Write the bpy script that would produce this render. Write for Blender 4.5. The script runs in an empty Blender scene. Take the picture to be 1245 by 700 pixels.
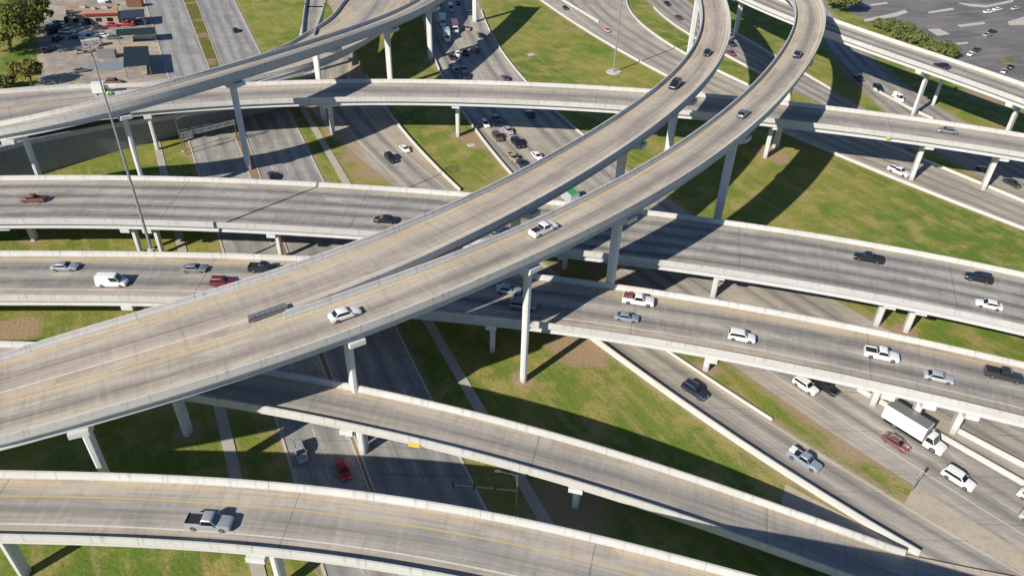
import bpy, bmesh, math, random
from mathutils import Vector, Matrix
random.seed(7)
R_ = math.radians
scene = bpy.context.scene
COL = scene.collection

# ---------------------------------------------------------------- camera, sky, sun, exposure
cam_d = bpy.data.cameras.new("camera"); cam = bpy.data.objects.new("camera", cam_d); COL.objects.link(cam)
scene.camera = cam
cam_d.sensor_width = 36.0; cam_d.sensor_fit = 'HORIZONTAL'; cam_d.lens = 924.0 / 1245.0 * 36.0
cam_d.clip_start = 0.5; cam_d.clip_end = 5000.0
right = Vector((0.99953937, 0.01786792, 0.02453134)); down = Vector((0.03034879, -0.58848096, -0.80794128)); fwd = Vector((0.0, 0.80831361, -0.58875216))
cam.matrix_world = Matrix(((right.x, -down.x, -fwd.x, 0.0), (right.y, -down.y, -fwd.y, 0.0), (right.z, -down.z, -fwd.z, 93.0), (0, 0, 0, 1)))

SUN_AZ, SUN_EL = 223.0, 32.4           # the sun stands behind the camera to the left (azimuth clockwise from +Y)
world = bpy.data.worlds.new("World"); scene.world = world; world.use_nodes = True
wt = world.node_tree; wt.nodes.clear()
wo = wt.nodes.new("ShaderNodeOutputWorld"); wb = wt.nodes.new("ShaderNodeBackground"); sky = wt.nodes.new("ShaderNodeTexSky")
sky.sky_type = 'NISHITA'; sky.sun_disc = False; sky.sun_elevation = R_(SUN_EL); sky.sun_rotation = R_(SUN_AZ)
sky.air_density = 1.0; sky.dust_density = 0.1; sky.ozone_density = 6.0
wb.inputs[1].default_value = 0.068
wt.links.new(sky.outputs[0], wb.inputs[0]); wt.links.new(wb.outputs[0], wo.inputs[0])
sun_d = bpy.data.lights.new("sun", 'SUN'); sun = bpy.data.objects.new("sun", sun_d); COL.objects.link(sun)
sun_d.energy = 4.4; sun_d.angle = R_(0.55); sun_d.color = (1.0, 0.925, 0.80)
sd = Vector((math.sin(R_(SUN_AZ)) * math.cos(R_(SUN_EL)), math.cos(R_(SUN_AZ)) * math.cos(R_(SUN_EL)), math.sin(R_(SUN_EL))))
sun.rotation_euler = sd.to_track_quat('Z', 'Y').to_euler(); sun.location = (-60, -60, 150)
scene.view_settings.view_transform = 'Standard'; scene.view_settings.look = 'None'
scene.view_settings.exposure = 0.54; scene.view_settings.gamma = 1.0; scene.view_settings.use_curve_mapping = False

# ---------------------------------------------------------------- survey data (metres; x right, y away from the camera, z up)
DECKS={'D1':([(-119.14,61.6,14.51),(-115.25,61.81,14.51),(-111.35,62.02,14.51),(-107.45,62.21,14.51),(-103.55,62.4,14.51),(-99.65,62.57,14.51),(-95.74,62.73,14.51),(-91.84,62.88,14.51),(-87.94,63.02,14.51),(-84.03,63.14,14.51),(-80.13,63.26,14.51),(-76.22,63.36,14.51),(-72.32,63.45,14.51),(-68.41,63.53,14.51),(-64.51,63.6,14.51),(-60.6,63.66,14.51),(-56.69,63.71,14.51),(-52.77,63.73,14.51),(-48.84,63.73,14.51),(-44.9,63.69,14.51),(-40.95,63.6,14.51),(-37.0,63.47,14.51),(-33.04,63.28,14.51),(-29.09,63.03,14.51),(-25.13,62.72,14.51),(-21.18,62.34,14.51),(-17.23,61.89,14.51),(-13.29,61.37,14.51),(-9.36,60.78,14.51),(-5.44,60.13,14.51),(-1.53,59.4,14.51),(2.36,58.62,14.51),(6.23,57.77,14.51),(10.08,56.87,14.51),(13.92,55.92,14.51),(17.73,54.92,14.51),(21.53,53.89,14.51),(25.31,52.83,14.51),(29.08,51.74,14.51),(32.84,50.63,14.51),(36.6,49.5,14.51),(40.34,48.35,14.51),(44.08,47.17,14.51),(47.82,45.96,14.51),(51.54,44.74,14.51),(55.25,43.49,14.51)],[(-118.62,52.21,14.11),(-114.74,52.42,14.11),(-110.87,52.63,14.11),(-106.99,52.82,14.11),(-103.12,53.0,14.11),(-99.25,53.17,14.11),(-95.37,53.33,14.11),(-91.49,53.48,14.11),(-87.62,53.62,14.11),(-83.74,53.74,14.11),(-79.87,53.86,14.11),(-75.99,53.96,14.11),(-72.11,54.05,14.11),(-68.23,54.13,14.11),(-64.36,54.2,14.11),(-60.48,54.26,14.11),(-56.61,54.3,14.11),(-52.74,54.33,14.11),(-48.89,54.33,14.11),(-45.05,54.29,14.11),(-41.21,54.2,14.11),(-37.39,54.07,14.11),(-33.57,53.89,14.11),(-29.76,53.65,14.11),(-25.95,53.35,14.11),(-22.16,52.98,14.11),(-18.37,52.55,14.11),(-14.6,52.06,14.11),(-10.83,51.49,14.11),(-7.07,50.87,14.11),(-3.32,50.17,14.11),(0.42,49.42,14.11),(4.15,48.6,14.11),(7.88,47.73,14.11),(11.6,46.81,14.11),(15.31,45.84,14.11),(19.03,44.83,14.11),(22.74,43.78,14.11),(26.45,42.71,14.11),(30.16,41.62,14.11),(33.85,40.51,14.11),(37.54,39.37,14.11),(41.23,38.21,14.11),(44.9,37.02,14.11),(48.57,35.81,14.11),(52.25,34.58,14.11)]),
'D2':([(-113.93,91.77,11.41),(-110.0,92.04,11.41),(-106.03,92.24,11.41),(-102.05,92.38,11.41),(-98.08,92.45,11.41),(-94.1,92.45,11.41),(-90.13,92.39,11.41),(-86.15,92.27,11.41),(-82.18,92.08,11.41),(-78.22,91.82,11.66),(-74.26,91.5,11.88),(-70.31,91.12,12.07),(-66.38,90.7,12.22),(-62.46,90.23,12.33),(-58.55,89.74,12.41),(-54.64,89.21,12.45),(-50.75,88.66,12.46),(-46.86,88.09,12.44),(-42.97,87.51,12.38),(-39.09,86.9,12.29),(-35.21,86.28,12.17),(-31.33,85.64,12.02),(-27.46,84.99,11.83),(-23.58,84.32,11.61),(-19.71,83.63,11.36),(-15.85,82.93,11.08),(-11.98,82.2,10.77),(-8.12,81.45,10.43),(-4.26,80.69,10.06),(-0.4,79.9,9.66),(3.45,79.08,9.23),(7.3,78.24,8.78),(11.14,77.38,8.29),(14.97,76.49,7.78),(18.8,75.58,7.24),(22.62,74.64,6.68),(26.44,73.69,6.09),(30.24,72.72,5.47),(34.04,71.74,4.82),(37.83,70.75,4.16),(41.62,69.76,3.46),(45.4,68.78,2.75),(49.17,67.81,2.01),(52.94,66.86,1.24),(56.72,65.95,0.46),(60.5,65.07,0.46),(64.28,64.22,0.46),(68.08,63.41,0.46),(71.88,62.63,0.46),(75.69,61.88,0.46),(79.52,61.16,0.46)],[(-113.42,84.27,11.11),(-109.55,84.53,11.11),(-105.7,84.73,11.11),(-101.86,84.86,11.11),(-98.01,84.93,11.11),(-94.15,84.94,11.11),(-90.3,84.88,11.11),(-86.45,84.76,11.11),(-82.61,84.57,11.11),(-78.76,84.32,11.36),(-74.92,84.01,11.58),(-71.07,83.64,11.77),(-67.23,83.23,11.92),(-63.37,82.77,12.03),(-59.52,82.28,12.11),(-55.67,81.77,12.15),(-51.82,81.22,12.16),(-47.96,80.66,12.14),(-44.11,80.08,12.08),(-40.26,79.48,11.99),(-36.41,78.86,11.87),(-32.57,78.23,11.72),(-28.72,77.58,11.53),(-24.88,76.92,11.31),(-21.05,76.23,11.06),(-17.21,75.53,10.78),(-13.39,74.82,10.47),(-9.56,74.08,10.13),(-5.75,73.32,9.76),(-1.94,72.54,9.36),(1.87,71.73,8.93),(5.67,70.9,8.48),(9.46,70.05,7.99),(13.25,69.17,7.48),(17.04,68.27,6.94),(20.82,67.35,6.38),(24.6,66.4,5.79),(28.38,65.44,5.17),(32.15,64.46,4.52),(35.94,63.48,3.86),(39.72,62.49,3.16),(43.52,61.5,2.45),(47.32,60.52,1.71),(51.15,59.56,0.94),(54.98,58.64,0.16),(58.82,57.74,0.16),(62.68,56.88,0.16),(66.53,56.05,0.16),(70.4,55.26,0.16),(74.27,54.5,0.16),(78.13,53.77,0.16)]),
'FA':([(-105.28,51.38,23.11),(-102.16,53.88,23.11),(-98.96,56.35,23.11),(-95.73,58.78,23.11),(-92.45,61.15,23.11),(-89.14,63.47,23.11),(-85.78,65.73,23.11),(-82.4,67.94,23.11),(-78.97,70.09,23.11),(-75.5,72.16,23.11),(-72.0,74.18,23.11),(-68.46,76.14,23.11),(-64.9,78.05,23.5),(-61.32,79.88,23.86),(-57.78,81.67,24.2),(-54.28,83.44,24.51),(-50.82,85.23,24.81),(-47.41,87.05,25.08),(-44.04,88.92,25.33),(-40.73,90.85,25.56),(-37.47,92.85,25.77),(-34.27,94.93,25.95),(-31.12,97.08,26.11),(-28.03,99.32,26.25),(-25.0,101.64,26.36),(-22.03,104.03,26.45),(-19.11,106.51,26.52),(-16.26,109.05,26.59),(-13.45,111.67,26.64),(-10.7,114.35,26.68),(-8.01,117.1,26.71),(-5.36,119.9,26.75),(-2.76,122.76,26.78),(-0.21,125.66,26.8),(2.29,128.61,26.81),(4.76,131.61,26.81),(7.17,134.64,26.8),(9.55,137.71,26.78),(11.89,140.81,26.76),(14.18,143.95,26.73),(16.44,147.12,26.7),(18.65,150.32,26.66),(20.82,153.54,26.61),(22.95,156.8,26.56),(25.03,160.08,26.51),(27.07,163.39,26.46),(29.05,166.73,26.41),(30.99,170.09,26.35),(32.88,173.48,26.3),(34.71,176.9,26.24),(36.48,180.35,26.19),(38.19,183.82,26.14),(39.84,187.33,26.09),(41.42,190.86,26.04),(42.93,194.41,26.0),(44.38,198.0,25.96),(45.75,201.61,25.93),(47.04,205.25,25.91),(48.26,208.91,25.89),(49.4,212.6,25.88),(50.46,216.31,25.87),(51.45,220.05,25.88),(52.35,223.8,25.9),(53.17,227.58,25.92),(53.91,231.37,25.96),(54.58,235.18,26.01),(55.17,239.01,26.07),(55.69,242.85,26.14),(56.14,246.71,26.23),(56.52,250.57,26.23),(56.84,254.44,26.23),(57.09,258.31,26.23),(57.24,262.19,26.23),(57.32,266.07,26.23),(57.33,269.95,26.23),(57.27,273.84,26.23),(57.15,277.72,26.23),(56.95,281.59,26.23),(56.69,285.47,26.23),(56.35,289.37,26.23)],[(-100.75,58.67,23.61),(-97.64,59.23,23.61),(-94.52,59.83,23.61),(-91.34,60.5,23.61),(-88.04,61.25,23.61),(-84.73,62.05,23.61),(-81.31,62.94,23.61),(-77.88,63.89,23.61),(-74.41,64.93,23.61),(-70.83,66.06,23.61),(-67.33,67.25,23.61),(-63.81,68.51,23.61),(-60.28,69.85,23.88),(-56.71,71.27,24.17),(-53.12,72.78,24.46),(-49.51,74.38,24.73),(-45.89,76.08,24.99),(-42.29,77.85,25.24),(-38.69,79.7,25.48),(-35.13,81.64,25.69),(-31.58,83.66,25.9),(-28.27,86.07,25.97),(-24.93,88.42,26.15),(-21.65,90.87,26.33),(-18.44,93.4,26.5),(-15.29,96.01,26.65),(-12.22,98.69,26.8),(-9.21,101.45,26.93),(-6.28,104.27,27.04),(-3.41,107.15,27.12),(-0.61,110.08,27.19),(2.13,113.06,27.25),(4.8,116.09,27.28),(7.42,119.16,27.3),(9.99,122.28,27.31),(12.5,125.42,27.31),(14.97,128.61,27.3),(17.38,131.82,27.28),(19.75,135.07,27.26),(22.08,138.34,27.23),(24.36,141.65,27.2),(26.6,144.98,27.16),(28.79,148.34,27.11),(30.94,151.74,27.06),(33.04,155.16,27.01),(35.1,158.61,26.96),(37.1,162.09,26.91),(39.06,165.6,26.85),(40.96,169.15,26.8),(42.81,172.73,26.74),(44.6,176.34,26.69),(46.33,179.98,26.64),(48.0,183.65,26.59),(49.6,187.36,26.54),(51.12,191.09,26.5),(52.58,194.86,26.46),(53.96,198.66,26.43),(55.26,202.49,26.41),(56.48,206.34,26.39),(57.62,210.22,26.38),(58.68,214.12,26.37),(59.65,218.05,26.38),(60.53,221.99,26.4),(61.34,225.95,26.42),(62.06,229.92,26.46),(62.69,233.91,26.51),(63.25,237.9,26.57),(63.73,241.9,26.64),(64.15,245.9,26.73),(64.49,249.91,26.73),(64.75,253.92,26.73),(64.95,257.94,26.73),(65.1,261.96,26.73),(65.19,265.98,26.73),(65.2,270.0,26.73),(65.14,274.02,26.73),(65.01,278.04,26.73),(64.81,282.06,26.73),(64.53,286.07,26.73),(64.19,290.04,26.73)]),
'FB':([(-104.6,58.05,23.61),(-100.75,58.67,23.61),(-96.94,59.35,23.61),(-93.15,60.1,23.61),(-89.37,60.93,23.61),(-85.6,61.82,23.61),(-81.86,62.79,23.61),(-78.13,63.82,23.61),(-74.43,64.92,23.61),(-70.74,66.09,23.61),(-67.08,67.33,23.61),(-63.44,68.64,23.61),(-59.82,70.02,23.92),(-56.23,71.46,24.21),(-52.68,72.97,24.5),(-49.15,74.54,24.76),(-45.65,76.19,25.01),(-42.18,77.9,25.25),(-38.75,79.67,25.48),(-35.35,81.51,25.68),(-31.98,83.42,25.88),(-28.65,85.38,26.05),(-25.35,87.41,26.21),(-22.1,89.5,26.35),(-18.88,91.65,26.46),(-15.7,93.85,26.57),(-12.55,96.11,26.66),(-9.45,98.43,26.73),(-6.39,100.8,26.8),(-3.38,103.23,26.87),(-0.4,105.7,26.93),(2.53,108.23,27.0),(5.42,110.81,27.06),(8.26,113.44,27.12),(11.06,116.12,27.17),(13.81,118.85,27.21),(16.52,121.62,27.24),(19.18,124.44,27.27),(21.79,127.3,27.29),(24.36,130.21,27.31),(26.88,133.16,27.32),(29.36,136.14,27.32),(31.79,139.17,27.32),(34.17,142.24,27.32),(36.51,145.34,27.31),(38.81,148.47,27.31),(41.06,151.64,27.29),(43.27,154.84,27.28),(45.44,158.07,27.26),(47.57,161.33,27.24),(49.67,164.62,27.22),(51.72,167.93,27.2),(53.73,171.27,27.18),(55.71,174.63,27.16),(57.65,178.01,27.14),(59.56,181.41,27.12),(61.42,184.84,27.11),(63.25,188.28,27.09),(65.04,191.74,27.08),(66.8,195.23,27.07),(68.51,198.73,27.06),(70.17,202.24,27.05),(71.79,205.78,27.05),(73.36,209.33,27.06),(74.87,212.91,27.06),(76.32,216.5,27.08),(77.71,220.11,27.1),(79.01,223.74,27.12),(80.24,227.38,27.15),(81.37,231.05,27.19),(82.39,234.73,27.23),(83.3,238.43,27.29),(84.09,242.15,27.35),(84.74,245.9,27.41),(85.28,249.68,27.41),(85.71,253.48,27.41),(86.03,257.28,27.41),(86.22,261.1,27.41),(86.31,264.91,27.41),(86.28,268.73,27.41),(86.14,272.55,27.41),(85.88,276.36,27.41),(85.51,280.16,27.41),(85.02,283.95,27.41),(84.41,287.78,27.41)],[(-103.26,49.67,23.61),(-99.33,50.31,23.61),(-95.36,51.02,23.61),(-91.42,51.8,23.61),(-87.48,52.66,23.61),(-83.57,53.59,23.61),(-79.67,54.59,23.61),(-75.79,55.67,23.61),(-71.93,56.81,23.61),(-68.1,58.03,23.61),(-64.28,59.32,23.61),(-60.49,60.69,23.61),(-56.73,62.12,23.92),(-53.0,63.62,24.21),(-49.29,65.19,24.5),(-45.61,66.83,24.76),(-41.97,68.54,25.01),(-38.36,70.33,25.25),(-34.78,72.18,25.48),(-31.24,74.09,25.68),(-27.74,76.07,25.88),(-24.27,78.12,26.07),(-20.84,80.23,26.25),(-17.46,82.4,26.43),(-14.11,84.63,26.6),(-10.8,86.92,26.77),(-7.54,89.27,26.92),(-4.32,91.68,27.07),(-1.14,94.14,27.2),(2.0,96.66,27.31),(5.08,99.23,27.41),(8.13,101.86,27.5),(11.13,104.54,27.56),(14.08,107.27,27.62),(16.98,110.05,27.67),(19.83,112.87,27.71),(22.64,115.75,27.74),(25.4,118.67,27.77),(28.1,121.64,27.79),(30.76,124.64,27.81),(33.37,127.69,27.82),(35.93,130.78,27.82),(38.44,133.91,27.82),(40.9,137.08,27.82),(43.32,140.28,27.81),(45.69,143.51,27.81),(48.01,146.77,27.79),(50.28,150.06,27.78),(52.51,153.39,27.76),(54.7,156.73,27.74),(56.85,160.11,27.72),(58.95,163.5,27.7),(61.02,166.92,27.68),(63.04,170.36,27.66),(65.03,173.83,27.64),(66.98,177.31,27.62),(68.89,180.82,27.61),(70.76,184.34,27.59),(72.6,187.89,27.58),(74.4,191.46,27.57),(76.15,195.05,27.56),(77.86,198.66,27.55),(79.53,202.3,27.55),(81.15,205.97,27.56),(82.71,209.66,27.56),(84.22,213.39,27.58),(85.66,217.15,27.6),(87.02,220.95,27.62),(88.31,224.79,27.65),(89.51,228.66,27.69),(90.6,232.58,27.73),(91.57,236.54,27.79),(92.42,240.55,27.85),(93.12,244.57,27.91),(93.7,248.6,27.91),(94.15,252.65,27.91),(94.49,256.71,27.91),(94.7,260.78,27.91),(94.79,264.85,27.91),(94.76,268.93,27.91),(94.61,273.0,27.91),(94.33,277.06,27.91),(93.93,281.11,27.91),(93.42,285.15,27.91),(92.79,289.11,27.91)]),
'D4':([(-158.1,116.38,9.54),(-154.11,116.69,9.54),(-150.11,117.0,9.54),(-146.12,117.3,9.54),(-142.12,117.59,9.54),(-138.12,117.87,9.54),(-134.12,118.15,9.54),(-130.12,118.42,9.54),(-126.12,118.68,9.54),(-122.12,118.94,9.54),(-118.12,119.19,9.54),(-114.12,119.43,9.54),(-110.12,119.67,9.54),(-106.12,119.9,9.54),(-102.12,120.12,9.54),(-98.11,120.34,9.54),(-94.11,120.55,9.54),(-90.1,120.75,9.54),(-86.09,120.94,9.54),(-82.08,121.13,9.54),(-78.05,121.29,9.54),(-74.03,121.44,9.54),(-69.99,121.57,9.54),(-65.96,121.67,9.54),(-61.91,121.75,9.54),(-57.87,121.81,9.54),(-53.82,121.83,9.54),(-49.76,121.82,9.54),(-45.71,121.78,9.54),(-41.65,121.71,9.54),(-37.59,121.59,9.54),(-33.53,121.44,9.54),(-29.46,121.25,9.54),(-25.4,121.02,9.54),(-21.34,120.75,9.54),(-17.28,120.44,9.54),(-13.22,120.08,9.54),(-9.16,119.68,9.54),(-5.11,119.23,9.54),(-1.06,118.73,9.54),(2.98,118.19,9.54),(7.02,117.6,9.54),(11.05,116.97,9.54),(15.07,116.29,9.54),(19.08,115.56,9.54),(23.09,114.79,9.54),(27.09,113.97,9.54),(31.07,113.11,9.54),(35.05,112.2,9.54),(39.01,111.25,9.54),(42.96,110.25,9.54),(46.9,109.21,9.54),(50.82,108.13,9.54),(54.74,107.02,9.54),(58.64,105.86,9.54),(62.52,104.67,9.54),(66.39,103.44,9.54),(70.25,102.17,9.54),(74.1,100.88,9.54),(77.93,99.55,9.54),(81.74,98.2,9.54),(85.55,96.82,9.54),(89.35,95.41,9.54),(93.13,93.97,9.54),(96.91,92.51,9.54),(100.67,91.01,9.54),(104.42,89.49,9.54),(108.16,87.95,9.54),(111.89,86.37,9.54),(115.61,84.77,9.54),(119.32,83.14,9.54),(123.02,81.49,9.54),(126.7,79.81,9.54),(130.37,78.1,9.54),(134.03,76.36,9.54),(137.67,74.6,9.54),(141.28,72.82,9.54)],[(-156.97,101.93,9.54),(-153.0,102.24,9.54),(-149.02,102.54,9.54),(-145.05,102.84,9.54),(-141.08,103.12,9.54),(-137.1,103.41,9.54),(-133.13,103.68,9.54),(-129.16,103.95,9.54),(-125.18,104.21,9.54),(-121.2,104.47,9.54),(-117.23,104.72,9.54),(-113.25,104.96,9.54),(-109.28,105.19,9.54),(-105.3,105.42,9.54),(-101.32,105.64,9.54),(-97.34,105.86,9.54),(-93.37,106.07,9.54),(-89.39,106.27,9.54),(-85.42,106.46,9.54),(-81.45,106.64,9.54),(-77.49,106.8,9.54),(-73.53,106.95,9.54),(-69.58,107.07,9.54),(-65.62,107.18,9.54),(-61.68,107.25,9.54),(-57.73,107.31,9.54),(-53.79,107.33,9.54),(-49.85,107.32,9.54),(-45.92,107.28,9.54),(-41.98,107.21,9.54),(-38.06,107.1,9.54),(-34.13,106.96,9.54),(-30.21,106.77,9.54),(-26.29,106.55,9.54),(-22.38,106.29,9.54),(-18.48,105.99,9.54),(-14.57,105.64,9.54),(-10.68,105.25,9.54),(-6.79,104.82,9.54),(-2.9,104.35,9.54),(0.98,103.83,9.54),(4.85,103.27,9.54),(8.71,102.66,9.54),(12.57,102.01,9.54),(16.42,101.31,9.54),(20.26,100.57,9.54),(24.09,99.78,9.54),(27.92,98.95,9.54),(31.74,98.08,9.54),(35.54,97.17,9.54),(39.34,96.21,9.54),(43.13,95.21,9.54),(46.91,94.17,9.54),(50.68,93.09,9.54),(54.45,91.98,9.54),(58.2,90.82,9.54),(61.94,89.64,9.54),(65.68,88.41,9.54),(69.41,87.16,9.54),(73.13,85.87,9.54),(76.85,84.55,9.54),(80.55,83.21,9.54),(84.25,81.83,9.54),(87.94,80.43,9.54),(91.61,79.01,9.54),(95.28,77.55,9.54),(98.93,76.07,9.54),(102.58,74.57,9.54),(106.21,73.04,9.54),(109.83,71.48,9.54),(113.44,69.89,9.54),(117.04,68.28,9.54),(120.62,66.64,9.54),(124.2,64.97,9.54),(127.76,63.28,9.54),(131.31,61.57,9.54),(134.87,59.81,9.54)]),
'D5':([(-174.74,137.82,9.9),(-170.88,138.87,9.9),(-166.96,139.89,9.9),(-163.03,140.86,9.9),(-159.08,141.79,9.9),(-155.13,142.68,9.9),(-151.16,143.53,9.9),(-147.19,144.33,9.9),(-143.21,145.08,9.9),(-139.22,145.8,9.9),(-135.22,146.46,9.9),(-131.22,147.09,9.9),(-127.21,147.67,9.9),(-123.19,148.21,9.9),(-119.17,148.7,9.9),(-115.14,149.15,9.9),(-111.11,149.55,9.9),(-107.07,149.91,9.9),(-103.04,150.23,9.9),(-99.0,150.5,9.9),(-94.97,150.73,9.9),(-90.93,150.93,9.9),(-86.9,151.08,9.9),(-82.87,151.2,9.9),(-78.84,151.29,9.9),(-74.81,151.34,9.9),(-70.79,151.35,9.9),(-66.77,151.34,9.9),(-62.75,151.29,9.9),(-58.73,151.22,9.9),(-54.71,151.11,9.9),(-50.7,150.98,9.9),(-46.69,150.82,9.9),(-42.68,150.63,9.9),(-38.67,150.41,9.9),(-34.67,150.17,9.9),(-30.67,149.9,9.9),(-26.67,149.6,9.9),(-22.67,149.28,9.9),(-18.68,148.93,9.9),(-14.68,148.55,9.9),(-10.69,148.15,9.9),(-6.7,147.72,9.9),(-2.72,147.27,9.9),(1.27,146.79,9.9),(5.25,146.28,9.9),(9.23,145.74,9.9),(13.2,145.18,9.9),(17.18,144.58,9.9),(21.15,143.96,9.9),(25.12,143.3,9.9),(29.08,142.61,9.9),(33.05,141.89,9.9),(37.01,141.13,9.9),(40.96,140.34,9.9),(44.91,139.51,9.9),(48.86,138.65,9.9),(52.8,137.74,9.9),(56.73,136.79,9.9),(60.66,135.8,9.9),(64.58,134.77,9.9),(68.5,133.69,9.9),(72.4,132.56,9.9),(76.29,131.38,9.9),(80.18,130.16,9.9),(84.05,128.87,9.9),(87.91,127.53,9.9),(91.75,126.14,9.9),(95.57,124.68,9.9),(99.38,123.17,9.9),(103.16,121.6,9.9),(106.92,119.96,9.9),(110.65,118.27,9.9),(114.35,116.53,9.9),(118.03,114.72,9.9),(121.68,112.86,9.9),(125.29,110.94,9.9),(128.88,108.97,9.9),(132.44,106.94,9.9),(135.97,104.85,9.9),(139.46,102.72,9.9),(142.92,100.52,9.9),(146.34,98.28,9.9),(149.73,95.98,9.9),(153.03,93.67,9.9)],[(-169.76,119.45,9.9),(-166.0,120.47,9.9),(-162.28,121.43,9.9),(-158.55,122.36,9.9),(-154.81,123.24,9.9),(-151.06,124.08,9.9),(-147.3,124.89,9.9),(-143.53,125.64,9.9),(-139.76,126.36,9.9),(-135.98,127.04,9.9),(-132.18,127.67,9.9),(-128.39,128.26,9.9),(-124.58,128.82,9.9),(-120.77,129.32,9.9),(-116.96,129.79,9.9),(-113.14,130.22,9.9),(-109.32,130.6,9.9),(-105.49,130.94,9.9),(-101.65,131.24,9.9),(-97.81,131.5,9.9),(-93.96,131.72,9.9),(-90.11,131.91,9.9),(-86.25,132.06,9.9),(-82.39,132.17,9.9),(-78.52,132.25,9.9),(-74.65,132.3,9.9),(-70.78,132.32,9.9),(-66.91,132.3,9.9),(-63.03,132.26,9.9),(-59.16,132.19,9.9),(-55.28,132.09,9.9),(-51.4,131.96,9.9),(-47.52,131.8,9.9),(-43.64,131.61,9.9),(-39.77,131.4,9.9),(-35.89,131.17,9.9),(-32.01,130.91,9.9),(-28.14,130.62,9.9),(-24.26,130.31,9.9),(-20.39,129.97,9.9),(-16.53,129.61,9.9),(-12.66,129.22,9.9),(-8.8,128.8,9.9),(-4.94,128.36,9.9),(-1.08,127.9,9.9),(2.77,127.41,9.9),(6.61,126.89,9.9),(10.45,126.34,9.9),(14.29,125.77,9.9),(18.12,125.16,9.9),(21.94,124.53,9.9),(25.75,123.87,9.9),(29.56,123.18,9.9),(33.35,122.45,9.9),(37.14,121.69,9.9),(40.92,120.9,9.9),(44.68,120.07,9.9),(48.44,119.21,9.9),(52.18,118.31,9.9),(55.91,117.37,9.9),(59.62,116.39,9.9),(63.32,115.37,9.9),(67.0,114.31,9.9),(70.67,113.2,9.9),(74.31,112.05,9.9),(77.93,110.84,9.9),(81.54,109.59,9.9),(85.12,108.29,9.9),(88.67,106.94,9.9),(92.2,105.54,9.9),(95.71,104.08,9.9),(99.2,102.56,9.9),(102.66,100.99,9.9),(106.09,99.37,9.9),(109.51,97.7,9.9),(112.89,95.97,9.9),(116.25,94.19,9.9),(119.58,92.36,9.9),(122.88,90.48,9.9),(126.15,88.54,9.9),(129.39,86.56,9.9),(132.6,84.52,9.9),(135.78,82.44,9.9),(138.93,80.31,9.9),(142.1,78.08,9.9)]),
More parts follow.
